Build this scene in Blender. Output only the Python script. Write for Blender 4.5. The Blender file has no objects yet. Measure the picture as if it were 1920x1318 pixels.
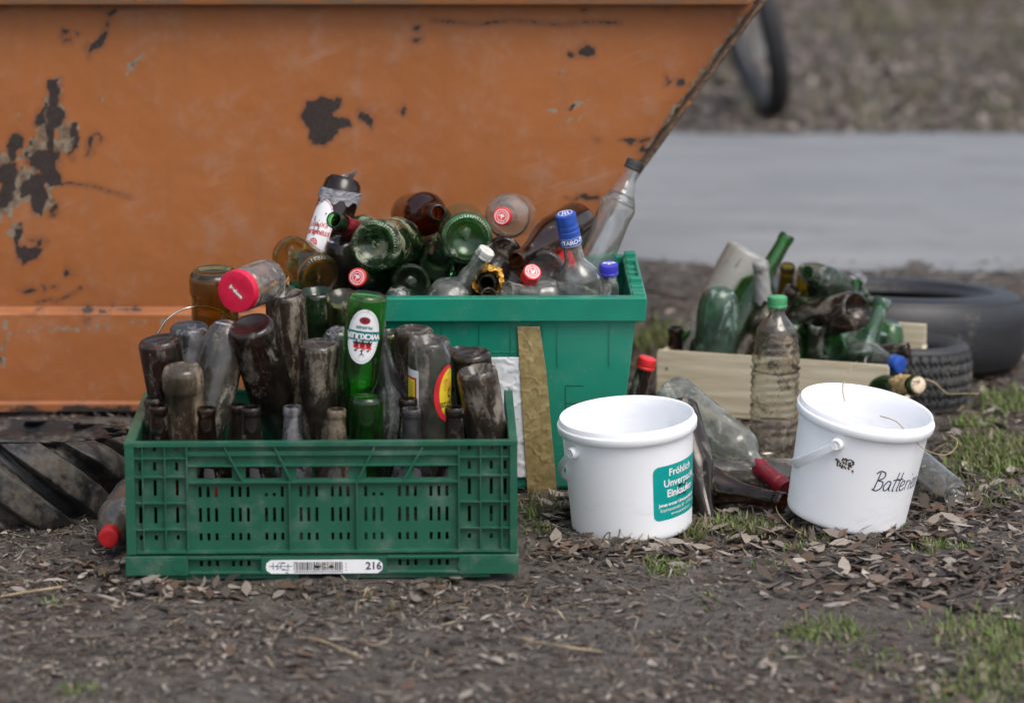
import bpy, bmesh, math, random
import numpy as np
from mathutils import Vector, Matrix, Quaternion
rad = math.radians
random.seed(7)
S = bpy.context.scene
C = S.collection

# ------------------------------------------------------------------ camera, sky, sun, exposure
FPX, CU, CV = 6100.0, 960.0, 659.0            # focal length in pixels of the 1920 px wide picture
TH = math.atan(1287.0 / FPX)                  # downward pitch
H0 = 1.37
cam = bpy.data.cameras.new('camera'); cam_o = bpy.data.objects.new('camera', cam); C.objects.link(cam_o)
cam.sensor_width = 36.0; cam.lens = 36.0 * FPX / 1920.0
cam.clip_start = 0.05; cam.clip_end = 2000
cam_o.location = (0, 0, H0); cam_o.rotation_euler = (math.pi / 2 - TH, 0, 0)
cam.dof.use_dof = True; cam.dof.focus_distance = 5.30; cam.dof.aperture_fstop = 2.7
S.camera = cam_o

SUN_EL, SUN_ROT = rad(58), rad(140)           # high soft sun, behind the camera to the right
w = bpy.data.worlds.new('World'); S.world = w; w.use_nodes = True
nt = w.node_tree
sky = nt.nodes.new('ShaderNodeTexSky'); sky.sky_type = 'NISHITA'; sky.sun_disc = False
sky.sun_elevation = SUN_EL; sky.sun_rotation = SUN_ROT; sky.air_density = 1.0; sky.dust_density = 4.0; sky.ozone_density = 1.0
hs = nt.nodes.new('ShaderNodeHueSaturation'); hs.inputs['Saturation'].default_value = 0.62
nt.links.new(sky.outputs[0], hs.inputs['Color'])
nt.links.new(hs.outputs[0], nt.nodes['Background'].inputs['Color'])
nt.nodes['Background'].inputs['Strength'].default_value = 0.15
sun = bpy.data.lights.new('sun', 'SUN'); sun.energy = 0.85; sun.angle = rad(35); sun.color = (1.0, 0.96, 0.9)
sun_o = bpy.data.objects.new('sun', sun); C.objects.link(sun_o)
sd = Vector((math.sin(SUN_ROT) * math.cos(SUN_EL), math.cos(SUN_ROT) * math.cos(SUN_EL), math.sin(SUN_EL)))
sun_o.rotation_euler = (-sd).to_track_quat('-Z', 'Y').to_euler()
S.view_settings.view_transform = 'Standard'; S.view_settings.look = 'None'
S.view_settings.exposure = 0.56; S.view_settings.gamma = 1.0
S.cycles.use_denoising = True
S.cycles.max_bounces = 18; S.cycles.transmission_bounces = 18; S.cycles.transparent_max_bounces = 16
S.cycles.diffuse_bounces = 4; S.cycles.glossy_bounces = 6
S.cycles.sample_clamp_indirect = 5.0
S.cycles.blur_glossy = 0.5

# ------------------------------------------------------------------ helpers
FW = Vector((0, math.cos(TH), -math.sin(TH))); UP = Vector((0, math.sin(TH), math.cos(TH))); RT = Vector((1, 0, 0))
EYE = Vector((0, 0, H0))
def ray(u, v): return RT * ((u - CU) / FPX) + UP * (-(v - CV) / FPX) + FW
def P(u, v, Y):
    d = ray(u, v); return EYE + d * (Y / d.y)
def PZ(u, v, z):
    d = ray(u, v); return EYE + d * ((z - H0) / d.z)

def tag(o, label=None, cat=None, group=None, kind=None):
    if label: o['label'] = label
    if cat: o['category'] = cat
    if group: o['group'] = group
    if kind: o['kind'] = kind
    return o
def empty(name, loc=(0, 0, 0), rot=(0, 0, 0)):
    o = bpy.data.objects.new(name, None); C.objects.link(o); o.empty_display_size = .02
    o.location = loc; o.rotation_euler = rot; return o
def mesh(name, V, F, mat=None, parent=None, smooth=False, bevel=0, sharp=None):
    me = bpy.data.meshes.new(name); me.from_pydata([tuple(p) for p in V], [], F); me.update()
    if smooth:
        me.polygons.foreach_set('use_smooth', [True] * len(me.polygons))
        if sharp: me.set_sharp_from_angle(angle=rad(sharp))
    o = bpy.data.objects.new(name, me); C.objects.link(o)
    if mat: me.materials.append(mat)
    if parent: o.parent = parent
    if bevel:
        b = o.modifiers.new('bevel', 'BEVEL'); b.width = bevel; b.segments = 2; b.limit_method = 'ANGLE'
    return o
class MB:
    def __init__(s): s.V = []; s.F = []
    def box(s, x0, x1, y0, y1, z0, z1):
        n = len(s.V)
        s.V += [(x0, y0, z0), (x1, y0, z0), (x1, y1, z0), (x0, y1, z0), (x0, y0, z1), (x1, y0, z1), (x1, y1, z1), (x0, y1, z1)]
        s.F += [tuple(n + i for i in f) for f in ((0, 3, 2, 1), (4, 5, 6, 7), (0, 1, 5, 4), (1, 2, 6, 5), (2, 3, 7, 6), (3, 0, 4, 7))]
    def prism(s, poly, y0, y1):                # poly in x,z counter-clockwise, extruded along y
        n, k = len(s.V), len(poly)
        s.V += [(p[0], y0, p[1]) for p in poly] + [(p[0], y1, p[1]) for p in poly]
        s.F += [tuple(n + i for i in range(k)), tuple(n + k + i for i in reversed(range(k)))]
        s.F += [(n + i, n + k + i, n + k + (i + 1) % k, n + (i + 1) % k) for i in range(k)]
    def plate(s, x0, x1, z0, z1, holes, y0, y1):   # plate with rectangular holes
        xs = sorted({x0, x1, *[h[0] for h in holes], *[h[1] for h in holes]})
        zs = sorted({z0, z1, *[h[2] for h in holes], *[h[3] for h in holes]})
        nx, nz, n = len(xs), len(zs), len(s.V)
        for y in (y0, y1):
            for z in zs:
                for x in xs: s.V.append((x, y, z))
        idx = lambda k, i, j: n + k * nx * nz + j * nx + i
        def solid(i, j):
            if i < 0 or j < 0 or i >= nx - 1 or j >= nz - 1: return False
            cx, cz = (xs[i] + xs[i + 1]) / 2, (zs[j] + zs[j + 1]) / 2
            return not any(h[0] < cx < h[1] and h[2] < cz < h[3] for h in holes)
        for i in range(nx - 1):
            for j in range(nz - 1):
                if not solid(i, j): continue
                s.F.append((idx(0, i, j), idx(0, i + 1, j), idx(0, i + 1, j + 1), idx(0, i, j + 1)))
                s.F.append((idx(1, i, j), idx(1, i, j + 1), idx(1, i + 1, j + 1), idx(1, i + 1, j)))
                if not solid(i - 1, j): s.F.append((idx(0, i, j), idx(0, i, j + 1), idx(1, i, j + 1), idx(1, i, j)))
                if not solid(i + 1, j): s.F.append((idx(0, i + 1, j), idx(1, i + 1, j), idx(1, i + 1, j + 1), idx(0, i + 1, j + 1)))
                if not solid(i, j - 1): s.F.append((idx(0, i, j), idx(1, i, j), idx(1, i + 1, j), idx(0, i + 1, j)))
                if not solid(i, j + 1): s.F.append((idx(0, i, j + 1), idx(0, i + 1, j + 1), idx(1, i + 1, j + 1), idx(1, i, j + 1)))
    def build(s, name, mat, parent=None, bevel=0, smooth=False): return mesh(name, s.V, s.F, mat, parent, smooth, bevel)
def lathe_vf(prof, seg=40, mod=None, close=True):
    """prof: (r, z) from the base centre outwards and up; mod(i, a, r, z) -> (r, z)"""
    V, F, rows = [], [], []
    for i, (r, z) in enumerate(prof):
        if r < 1e-6:
            rows.append([len(V)]); V.append((0, 0, z))
        else:
            row = []
            for k in range(seg):
                a = 2 * math.pi * k / seg
                rr, zz = mod(i, a, r, z) if mod else (r, z)
                row.append(len(V)); V.append((rr * math.cos(a), rr * math.sin(a), zz))
            rows.append(row)
    for A, B in zip(rows, rows[1:]):
        for k in range(seg):
            k2 = (k + 1) % seg
            if len(A) == 1 and len(B) == 1: continue
            if len(A) == 1: F.append((A[0], B[k2], B[k]))
            elif len(B) == 1: F.append((A[k], A[k2], B[0]))
            else: F.append((A[k], A[k2], B[k2], B[k]))
    return V, F
def tube_vf(pts, r, seg=7, flat=1.0):
    pts = [Vector(p) for p in pts]; V, F = [], []
    n0 = None
    for i, p in enumerate(pts):
        t = (pts[min(i + 1, len(pts) - 1)] - pts[max(i - 1, 0)]).normalized()
        if n0 is None:
            n0 = t.orthogonal().normalized()
        n0 = (n0 - t * n0.dot(t)).normalized(); b = t.cross(n0)
        rr = r[i] if hasattr(r, '__len__') else r
        for k in range(seg):
            a = 2 * math.pi * k / seg
            V.append(p + n0 * (rr * math.cos(a)) + b * (rr * flat * math.sin(a)))
    for i in range(len(pts) - 1):
        for k in range(seg):
            F.append((i * seg + k, i * seg + (k + 1) % seg, (i + 1) * seg + (k + 1) % seg, (i + 1) * seg + k))
    F.append(tuple(range(seg))[::-1]); F.append(tuple((len(pts) - 1) * seg + k for k in range(seg)))
    return V, F
def spline(pts, n=8):
    pts = [Vector(p) for p in pts]; out = []
    for i in range(len(pts) - 1):
        p0, p1, p2, p3 = pts[max(i - 1, 0)], pts[i], pts[i + 1], pts[min(i + 2, len(pts) - 1)]
        for k in range(n):
            t = k / n
            out.append(.5 * ((2 * p1) + (p2 - p0) * t + (2 * p0 - 5 * p1 + 4 * p2 - p3) * t * t + (3 * p1 - p0 - 3 * p2 + p3) * t ** 3))
    out.append(pts[-1]); return out
def vnoise(x, y, seed=0):
    xi, yi = np.floor(x).astype(np.int64), np.floor(y).astype(np.int64); fx, fy = x - xi, y - yi
    fx = fx * fx * (3 - 2 * fx); fy = fy * fy * (3 - 2 * fy)
    def h(a, b):
        n = (a * 374761393 + b * 668265263 + seed * 974634777) & 0xffffffff
        n = ((n ^ (n >> 13)) * 1274126177) & 0xffffffff
        return ((n ^ (n >> 16)) & 0xffff) / 65535.0
    return (h(xi, yi) * (1 - fx) + h(xi + 1, yi) * fx) * (1 - fy) + (h(xi, yi + 1) * (1 - fx) + h(xi + 1, yi + 1) * fx) * fy
def fbm(x, y, seed=0, oct=4):
    s, a, t = 0, 1.0, 0
    for k in range(oct):
        s = s + a * vnoise(x * 2 ** k, y * 2 ** k, seed + k); t += a; a *= .5
    return s / t

# ------------------------------------------------------------------ materials
class N:
    def __init__(s, name):
        s.m = bpy.data.materials.new(name); s.m.use_nodes = True; s.t = s.m.node_tree; s.t.nodes.clear()
        s.out = s.n('OutputMaterial')
    def n(s, kind, props=None, **inp):
        x = s.t.nodes.new('ShaderNode' + kind)
        for k, v in (props or {}).items(): setattr(x, k, v)
        for k, v in inp.items():
            key = int(k[1:]) if k[0] == '_' and k[1:].isdigit() else k.replace('_', ' ')
            s.set(x.inputs[key], v)
        return x
    def set(s, sock, v):
        if hasattr(v, 'bl_idname') and hasattr(v, 'outputs'): s.t.links.new(v.outputs[0], sock)
        elif hasattr(v, 'is_output'): s.t.links.new(v, sock)
        else:
            if hasattr(v, '__len__') and len(v) == 3 and sock.type == 'RGBA': v = (*v, 1)
            sock.default_value = v
    def math(s, op, a, b=0.0, clamp=False):
        return s.n('Math', {'operation': op, 'use_clamp': clamp}, _0=a, _1=b)
    def mix(s, f, a, b):
        x = s.n('Mix', {'data_type': 'RGBA'}); s.set(x.inputs[0], f); s.set(x.inputs[6], a); s.set(x.inputs[7], b)
        return x.outputs[2]
    def noise(s, scale, detail=4, rough=.55, vec=None, dist=0.0):
        x = s.n('TexNoise', None, Scale=scale, Detail=detail, Roughness=rough, Distortion=dist)
        s.set(x.inputs['Vector'], vec if vec is not None else s.co()); return x.outputs[0]
    def co(s, scale=None):
        if not hasattr(s, '_co'):
            tc = s.n('TexCoord'); oi = s.n('ObjectInfo')
            off = s.n('VectorMath', {'operation': 'SCALE'}); s.set(off.inputs[0], (7.3, 3.1, 5.7)); s.set(off.inputs['Scale'], oi.outputs['Random'])
            s._co = s.n('VectorMath', {'operation': 'ADD'}, _0=tc.outputs['Object'], _1=off).outputs[0]
        if scale:
            return s.n('VectorMath', {'operation': 'MULTIPLY'}, _0=s._co, _1=scale).outputs[0]
        return s._co
    def ramp(s, f, lo, hi):
        x = s.n('MapRange', {'interpolation_type': 'SMOOTHSTEP'}); s.set(x.inputs[0], f); s.set(x.inputs[1], lo); s.set(x.inputs[2], hi); return x.outputs[0]
    def bump(s, h, strength=.3, dist=.002):
        return s.n('Bump', None, Height=h, Strength=strength, Distance=dist)
    def pbr(s, col, rough=.5, normal=None, **k):
        x = s.n('BsdfPrincipled'); s.set(x.inputs['Base Color'], col); s.set(x.inputs['Roughness'], rough)
        if normal is not None: s.set(x.inputs['Normal'], normal)
        for a, b in k.items(): s.set(x.inputs[a.replace('_', ' ')], b)
        return x
    def done(s, sh):
        s.t.links.new(sh.outputs[0], s.out.inputs['Surface']); return s.m

def plain(name, col, rough=.5, var=.25, scale=40, dirt=0.0, dirt_col=(.09, .07, .05), bump=.15, metal=0.0, dscale=18, **k):
    m = N(name); n1 = m.noise(scale, 5)
    dark = tuple(c * (1 - var) for c in col); lite = tuple(min(1, c * (1 + var)) for c in col)
    c = m.mix(m.ramp(n1, .3, .7), dark, lite)
    r = m.math('ADD', m.math('MULTIPLY', n1, .25), rough - .12)
    if dirt:
        f = m.math('MULTIPLY', m.ramp(m.noise(dscale, 7, .68), .62 - dirt * .25, .72 - dirt * .18), .9)
        c = m.mix(f, c, dirt_col)
    return m.done(m.pbr(c, r, m.bump(m.noise(scale * 4, 3), bump, .001), Metallic=metal, **k))

def glass(name, col, dirt=.4, dirt_col=(.2, .17, .13), film=.12, rough=.04, scale=(30, 30, 13), transmit=1.0, lo=.5):
    """bottle glass: tinted refracting wall under a broken coat of dry mud and dust, plus an even brightening film"""
    m = N(name)
    g = m.pbr(col, m.math('ADD', m.math('MULTIPLY', m.noise(60, 3), .05), rough * .5), None, Transmission_Weight=transmit, IOR=1.48)
    d1 = m.noise(1.0, 8, .66, m.co(scale), .6); d2 = m.noise(230, 3, .7); d3 = m.noise(9, 3)
    e = m.math('ADD', m.math('ADD', d1, m.math('MULTIPLY', m.math('SUBTRACT', d2, .5), .22)), m.math('MULTIPLY', m.math('SUBTRACT', d3, .5), .35))
    mask = m.ramp(e, lo + .16 - dirt * .32, lo + .30 - dirt * .30)
    f = m.math('ADD', m.math('MULTIPLY', mask, .9 - film), film, True)  # film: even dust veil, raised to imitate haze and inner reflections
    dc = m.mix(m.ramp(m.noise(55, 5), .35, .68), tuple(c * .45 for c in dirt_col), dirt_col)
    d = m.pbr(dc, .55, m.bump(d2, .5, .001))
    return m.done(m.n('MixShader', None, _0=f, _1=g, _2=d))

M = {}
M['green_glass'] = glass('green_glass', (.16, .55, .16), .30, (.28, .33, .24), .06)
M['dusty_green_glass'] = glass('dusty_green_glass', (.09, .28, .10), .42, (.26, .28, .23), .09)
M['dark_green_glass'] = glass('dark_green_glass', (.06, .25, .085), .32, (.22, .24, .17), .05)
M['bright_green_glass'] = glass('bright_green_glass', (.13, .7, .08), .05, (.25, .3, .18), .02)
M['mossy_green_glass'] = glass('mossy_green_glass', (.12, .46, .14), .56, (.27, .29, .18), .03, scale=(38, 38, 38))
M['pale_green_glass'] = glass('pale_green_glass', (.42, .74, .5), .3, (.3, .36, .28), .10)
M['olive_glass'] = glass('olive_glass', (.28, .31, .08), .3, (.24, .21, .13), .06)
M['amber_glass'] = glass('amber_glass', (.5, .39, .07), .32, (.23, .19, .11), .04)
M['brown_glass'] = glass('brown_glass', (.26, .095, .028), .28, (.17, .135, .10), .03)
M['dark_brown_glass'] = glass('dark_brown_glass', (.17, .075, .032), .36, (.22, .19, .155), .06)
M['dusty_brown_glass'] = glass('dusty_brown_glass', (.19, .095, .045), .62, (.25, .21, .165), .12, scale=(34, 34, 10))
M['tan_dusty_glass'] = glass('tan_dusty_glass', (.34, .2, .08), .6, (.25, .195, .135), .2, scale=(24, 24, 10))
M['grey_dusty_glass'] = glass('grey_dusty_glass', (.09, .085, .085), .6, (.25, .25, .26), .15, scale=(30, 30, 9))
M['clear_glass'] = glass('clear_glass', (.98, .99, .985), .26, (.5, .5, .47), .09, .01)
M['dusty_clear_glass'] = glass('dusty_clear_glass', (.9, .94, .88), .52, (.42, .43, .38), .12, .04)
M['veiled_clear_glass'] = glass('veiled_clear_glass', (.95, .97, .93), .46, (.48, .49, .45), .17, .05)  # pale veil: dust, plus sky and wall reflections put into the colour
M['teal_painted_sheen'] = glass('teal_painted_sheen', (.2, .54, .26), .40, (.34, .46, .42), .14, .06, scale=(40, 40, 12))  # pale blue reflection on green glass, painted as the coat colour
M['smoky_glass'] = glass('smoky_glass', (.5, .49, .47), .52, (.25, .225, .19), .16, .05, scale=(34, 34, 8))
M['milky_plastic'] = glass('milky_plastic', (.38, .372, .345), .40, (.2, .14, .09), .0, .5, scale=(45, 45, 30), transmit=.15, lo=.52)
M['muddy_pet'] = glass('muddy_pet', (.95, .94, .9), .52, (.3, .235, .165), .06, .05, scale=(24, 24, 34))
M['worn_pet'] = glass('worn_pet', (.92, .93, .88), .34, (.42, .38, .32), .26, .08)
M['brown_pet'] = glass('brown_pet', (.16, .07, .04), .22, (.22, .2, .19), .03, .03)
def paint(name, col, **k): return plain(name, col, **k)
M['red_cap'] = plain('red_cap', (.6, .02, .025), .35, .2)
M['pink_red_lid'] = plain('pink_red_lid', (.62, .010, .05), .34, .12)
M['blue_cap'] = plain('blue_cap', (.02, .075, .36), .35, .25, dirt=.12)
M['violet_cap'] = plain('violet_cap', (.05, .05, .5), .35, .2)
M['green_cap'] = plain('green_cap', (.06, .3, .12), .5, .3, dirt=.25)
M['white_cap'] = plain('white_cap', (.62, .61, .56), .4, .2, dirt=.45, dscale=60)
M['grey_capsule'] = plain('grey_capsule', (.3, .3, .29), .5, .25, dirt=.4, dscale=40)
M['steel_cap'] = plain('steel_cap', (.5, .5, .5), .3, .3, metal=.9, dirt=.3, dscale=60)
M['black_ring'] = plain('black_ring', (.03, .03, .03), .5, .3)
M['wine_red_foil'] = plain('wine_red_foil', (.25, .018, .03), .35, .3, dirt=.25, metal=.3, dscale=50)
M['gold_foil'] = plain('gold_foil', (.62, .33, .05), .4, .5, metal=.4, scale=80, dirt=.3, dscale=60)
M['straw_foil'] = plain('straw_foil', (.5, .36, .16), .6, .45, dirt=.4, dscale=70)
M['cork'] = plain('cork', (.55, .45, .32), .8, .4, dirt=.35, dscale=90)
M['paper_white'] = plain('paper_white', (.72, .73, .74), .6, .06, dirt=.12, dscale=70)
M['paper_grey'] = plain('paper_grey', (.2, .2, .22), .6, .4, dirt=.3)
M['black_foil'] = plain('black_foil', (.05, .05, .06), .3, .5, dirt=.4, dirt_col=(.35, .35, .37), dscale=40)
M['ink_red'] = plain('ink_red', (.55, .02, .03), .5, .1)
M['ink_pink'] = plain('ink_pink', (.65, .12, .2), .5, .1)
M['ink_black'] = plain('ink_black', (.015, .015, .02), .5, .1)
M['ink_navy'] = plain('ink_navy', (.03, .035, .09), .45, .2)
M['ink_teal'] = plain('ink_teal', (.0, .13, .13), .5, .1)
M['ink_grey'] = plain('ink_grey', (.42, .45, .47), .5, .1)
M['ink_white'] = plain('ink_white', (.82, .82, .82), .5, .04)
M['ink_yellow'] = plain('ink_yellow', (.78, .6, .03), .5, .08, dirt=.08)
M['label_red'] = plain('label_red', (.6, .02, .03), .5, .12, dirt=.15)
M['sticker_teal'] = plain('sticker_teal', (.0, .32, .3), .35, .05)
M['white_plastic'] = None

def bucket_mat():
    m = N('white_bucket_plastic'); n1 = m.noise(14, 4)
    c = m.mix(m.ramp(n1, .3, .75), (.86, .875, .905), (.89, .90, .92))
    c = m.mix(m.math('MULTIPLY', m.ramp(m.noise(1, 6, .7, m.co((7, 7, 26)), .6), .52, .8), .5), c, (.60, .60, .60))
    sp = m.ramp(m.noise(120, 4, .7), .72, .77)
    c = m.mix(m.math('MULTIPLY', sp, .6), c, (.1, .08, .06))
    return m.done(m.pbr(c, .38, m.bump(m.noise(60, 2), .04, .001), Subsurface_Weight=.25, Subsurface_Radius=(.012, .012, .012), Subsurface_Scale=1.0))
M['white_plastic'] = bucket_mat()
def plastic_green(name, col, lite, dust, rg=.36):
    m = N(name); n1 = m.noise(9, 5); n2 = m.noise(1, 6, .7, m.co((160, 160, 30)))
    c = m.mix(m.ramp(n1, .3, .72), tuple(x * .82 for x in col), col)
    c = m.mix(m.math('MULTIPLY', m.ramp(n2, .62, .8), .35), c, lite)
    f = m.ramp(m.noise(16, 7, .66), .6, .74)
    c = m.mix(m.math('MULTIPLY', m.ramp(m.noise(16, 7, .66), .48, .74), dust), c, tuple(x * .55 + y for x, y in zip(col, (.11, .12, .105))))
    f2 = m.ramp(m.noise(75, 5, .7), .68, .74)
    c = m.mix(m.math('MULTIPLY', f2, .5), c, lite)
    r = m.math('ADD', m.math('MULTIPLY', f, .3), rg)
    return m.done(m.pbr(c, r, m.bump(m.noise(220, 3), .12, .001)))
M['crate_green'] = plastic_green('crate_green', (.014, .105, .062), (.12, .27, .19), .7)
M['bin_green'] = plastic_green('bin_green', (.012, .235, .15), (.06, .42, .28), .22, .26)
def wood_mat():
    m = N('pale_wood'); g = m.noise(1, 6, .65, m.co((6, 60, 95)), .4); g2 = m.noise(1, 4, .6, m.co((3, 240, 260)))
    c = m.mix(m.ramp(g, .3, .7), (.46, .39, .27), (.66, .59, .44)); c = m.mix(m.math('MULTIPLY', m.ramp(g2, .45, .8), .4), c, (.36, .3, .19))
    c = m.mix(m.math('MULTIPLY', m.ramp(m.noise(40, 6, .7), .66, .74), .85), c, (.1, .06, .035))
    return m.done(m.pbr(c, .65, m.bump(g2, .25, .001)))
M['wood'] = wood_mat()
def rubber(name, col, dirt, mud=(.10, .085, .065), rough=.5):
    m = N(name); n1 = m.noise(7, 7, .68); n2 = m.noise(90, 5)
    f = m.ramp(m.math('ADD', n1, m.math('MULTIPLY', m.math('SUBTRACT', n2, .5), .3)), .62 - dirt * .25, .78 - dirt * .25)
    c = m.mix(f, m.mix(n2, tuple(x * .6 for x in col), tuple(x * 1.35 for x in col)), m.mix(m.ramp(n2, .35, .65), tuple(x * .6 for x in mud), mud))
    r = m.math('ADD', m.math('MULTIPLY', f, .35), rough)
    return m.done(m.pbr(c, r, m.bump(m.math('ADD', n2, m.noise(380, 3)), .35, .0015)))
M['muddy_rubber'] = rubber('muddy_rubber', (.016, .016, .017), .72, (.078, .066, .052), .45)
M['grey_rubber'] = rubber('grey_rubber', (.017, .018, .021), .3, (.07, .064, .058), .45)
M['tread_rubber'] = rubber('tread_rubber', (.026, .026, .028), .5, (.12, .105, .088), .55)
M['black_rubber'] = plain('black_rubber', (.02, .02, .022), .6, .3)
M['dark_metal'] = plain('dark_metal', (.05, .05, .06), .4, .3, metal=.6)
M['grey_metal'] = plain('grey_metal', (.5, .5, .5), .35, .15, metal=1)
M['wire_metal'] = plain('wire_metal', (.75, .73, .7), .3, .15, metal=1)
M['dry_stalk'] = plain('dry_stalk', (.33, .25, .15), .8, .35)
M['mud'] = plain('mud', (.085, .055, .03), .8, .6, scale=300)
M['dark_twig'] = plain('dark_twig', (.08, .06, .045), .8, .35)
def tape_mat():
    m = N('brown_packing_tape'); n1 = m.noise(1, 6, .65, m.co((90, 40, 55)), .5)
    c = m.mix(m.ramp(n1, .3, .7), (.24, .175, .07), (.40, .31, .14))
    return m.done(m.pbr(c, .38, m.bump(n1, .4, .003)))
M['tape'] = tape_mat()
M['orange_leaf'] = plain('orange_leaf', (.42, .21, .09), .7, .5, dirt=.4, dscale=60)

# ------------------------------------------------------------------ ground, road, litter, grass
ROAD0, ROAD1 = 7.42, 9.74
def gz(x, y):
    x, y = np.asarray(x, float), np.asarray(y, float)
    near = np.exp(-((np.maximum(np.abs(x) - 3, 0)) / 6) ** 2) * (y < 60)
    h = (fbm(x * 3.1, y * 3.1, 3) - .5) * .022 + (fbm(x * 17, y * 17, 9, 3) - .5) * .016
    road = np.clip((y - ROAD0 - .1) / .3, 0, 1) * np.clip((ROAD1 - .1 - y) / .3, 0, 1)
    far = np.clip((y - 10) / 2, 0, 1)
    h = h * near * (1 - road) * (1 + 2.2 * far) - .012 * road - .003
    h += .03 * far * near * (fbm(x * 1.2, y * 1.2, 21, 3) - .3)
    return h
xs = np.unique(np.concatenate([np.linspace(-2.0, 2.8, 240), np.geomspace(2.85, 300, 30), -np.geomspace(2.05, 300, 30)]))
ys = np.unique(np.concatenate([np.linspace(3.0, 7.6, 230), np.linspace(7.7, 15, 90), np.geomspace(15.2, 400, 25), 3.0 - np.geomspace(.1, 200, 25)]))
GX, GY = np.meshgrid(xs, ys); GZ = gz(GX, GY)
nx, ny = len(xs), len(ys)
def grid_obj(name, X, Y, Z, mat, parent=None, smooth=True):
    r, c = X.shape
    V = np.stack([X, Y, Z], -1).reshape(-1, 3)
    i = np.arange(r * c).reshape(r, c)
    F = np.stack([i[:-1, :-1], i[:-1, 1:], i[1:, 1:], i[1:, :-1]], -1).reshape(-1, 4)
    return mesh(name, V.tolist(), F.tolist(), mat, parent, smooth)
def ground_mat():
    m = N('earth'); tc = m.n('TexCoord'); co = tc.outputs['Object']
    n1 = m.noise(1.7, 6, .6, co); n2 = m.noise(26, 7, .68, co); n3 = m.noise(150, 4, .7, co)
    st = m.noise(1, 5, .65, m.n('VectorMath', {'operation': 'MULTIPLY'}, _0=co, _1=(60, 170, 60)), .8)
    c = m.mix(m.ramp(n2, .3, .7), (.048, .040, .032), (.165, .14, .12))
    c = m.mix(m.math('MULTIPLY', m.ramp(st, .58, .72), .55), c, (.23, .19, .155))
    c = m.mix(m.math('MULTIPLY', m.ramp(n3, .55, .75), .5), c, (.02, .016, .013))
    c = m.mix(m.math('MULTIPLY', m.ramp(n1, .46, .68), .42), c, (.145, .132, .12))
    h = m.math('ADD', m.math('MULTIPLY', n2, .8), m.math('ADD', n3, m.math('MULTIPLY', st, .6)))
    return m.done(m.pbr(c, .82, m.bump(h, 1.0, .011)))
M['earth'] = ground_mat()
g = grid_obj('ground', GX, GY, GZ, M['earth']); tag(g, kind='structure')

def road_mat():
    m = N('asphalt'); tc = m.n('TexCoord'); co = tc.outputs['Object']
    n1 = m.noise(1.1, 6, .65, co); n2 = m.noise(260, 3, .7, co)
    n4 = m.noise(1, 4, .5, m.n('VectorMath', {'operation': 'MULTIPLY'}, _0=co, _1=(.5, 3.2, 1)))
    c = m.mix(m.ramp(n1, .3, .7), (.175, .183, .193), (.225, .233, .243)); c = m.mix(m.math('MULTIPLY', m.ramp(n4, .4, .7), .45), c, (.26, .266, .272))
    c = m.mix(m.math('MULTIPLY', n2, .5), c, (.15, .154, .158)); c = m.mix(m.math('MULTIPLY', m.ramp(m.noise(4.5, 6, .7, co), .5, .72), .45), c, (.13, .128, .122)); c = m.mix(m.math('MULTIPLY', m.ramp(m.noise(2.3, 5, .6, m.n('VectorMath', {'operation': 'MULTIPLY'}, _0=co, _1=(.4, 2.5, 1))), .52, .7), .4), c, (.30, .30, .295))
    return m.done(m.pbr(c, .75, m.bump(n2, .5, .002)))
rx = np.unique(np.concatenate([np.linspace(-3, 5, 200), np.geomspace(5.2, 280, 25), -np.geomspace(3.1, 280, 25)]))
rt = np.linspace(0, 1, 14)
RX, RTT = np.meshgrid(rx, rt)
e0 = ROAD0 + (fbm(RX * 2.2, RX * 0 + 1.7, 5) - .5) * .28; e1 = ROAD1 + (fbm(RX * 1.6, RX * 0 + 7.7, 6) - .5) * .22
RY = e0 + (e1 - e0) * RTT
grid_obj('road', RX, RY, -.006 + .028 * np.sin(RTT * math.pi) ** .6, road_mat()).__setitem__('kind', 'structure')

def attr_mat(name, rough, trans=0.0, var=.3):
    m = N(name); a = m.n('Attribute', {'attribute_name': 'col'}); n1 = m.noise(140, 4)
    c = m.mix(m.math('MULTIPLY', n1, var * 1.6), a.outputs['Color'], (.03, .022, .016))
    b = m.pbr(c, rough)
    if trans:
        t = m.n('BsdfTranslucent'); m.set(t.inputs['Color'], a.outputs['Color'])
        b = m.n('MixShader', None, _0=trans, _1=b, _2=t)
    return m.done(b)
def np_mesh(name, V, F4, col, mat):
    """V (n,k,3), F4 list of quads/tris over k, col (n,3)"""
    n, k, _ = V.shape
    me = bpy.data.meshes.new(name)
    polys = []
    off = (np.arange(n) * k)[:, None]
    loops = np.concatenate([(np.array(f)[None, :] + off) for f in F4], 1).reshape(-1)
    sizes = np.tile(np.array([len(f) for f in F4]), n)
    me.vertices.add(n * k); me.vertices.foreach_set('co', V.reshape(-1).astype(np.float32))
    me.loops.add(len(loops)); me.loops.foreach_set('vertex_index', loops.astype(np.int32))
    me.polygons.add(len(sizes)); st = np.concatenate([[0], np.cumsum(sizes)[:-1]])
    me.polygons.foreach_set('loop_start', st.astype(np.int32)); me.polygons.foreach_set('loop_total', sizes.astype(np.int32))
    me.polygons.foreach_set('use_smooth', np.ones(len(sizes), bool))
    me.update(calc_edges=True)
    ca = me.color_attributes.new('col', 'FLOAT_COLOR', 'POINT')
    cc = np.concatenate([np.repeat(col, k, 0), np.ones((n * k, 1))], 1)
    ca.data.foreach_set('color', cc.reshape(-1).astype(np.float32))
    me.materials.append(mat); o = bpy.data.objects.new(name, me); C.objects.link(o); return o
rng = np.random.default_rng(11)
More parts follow.
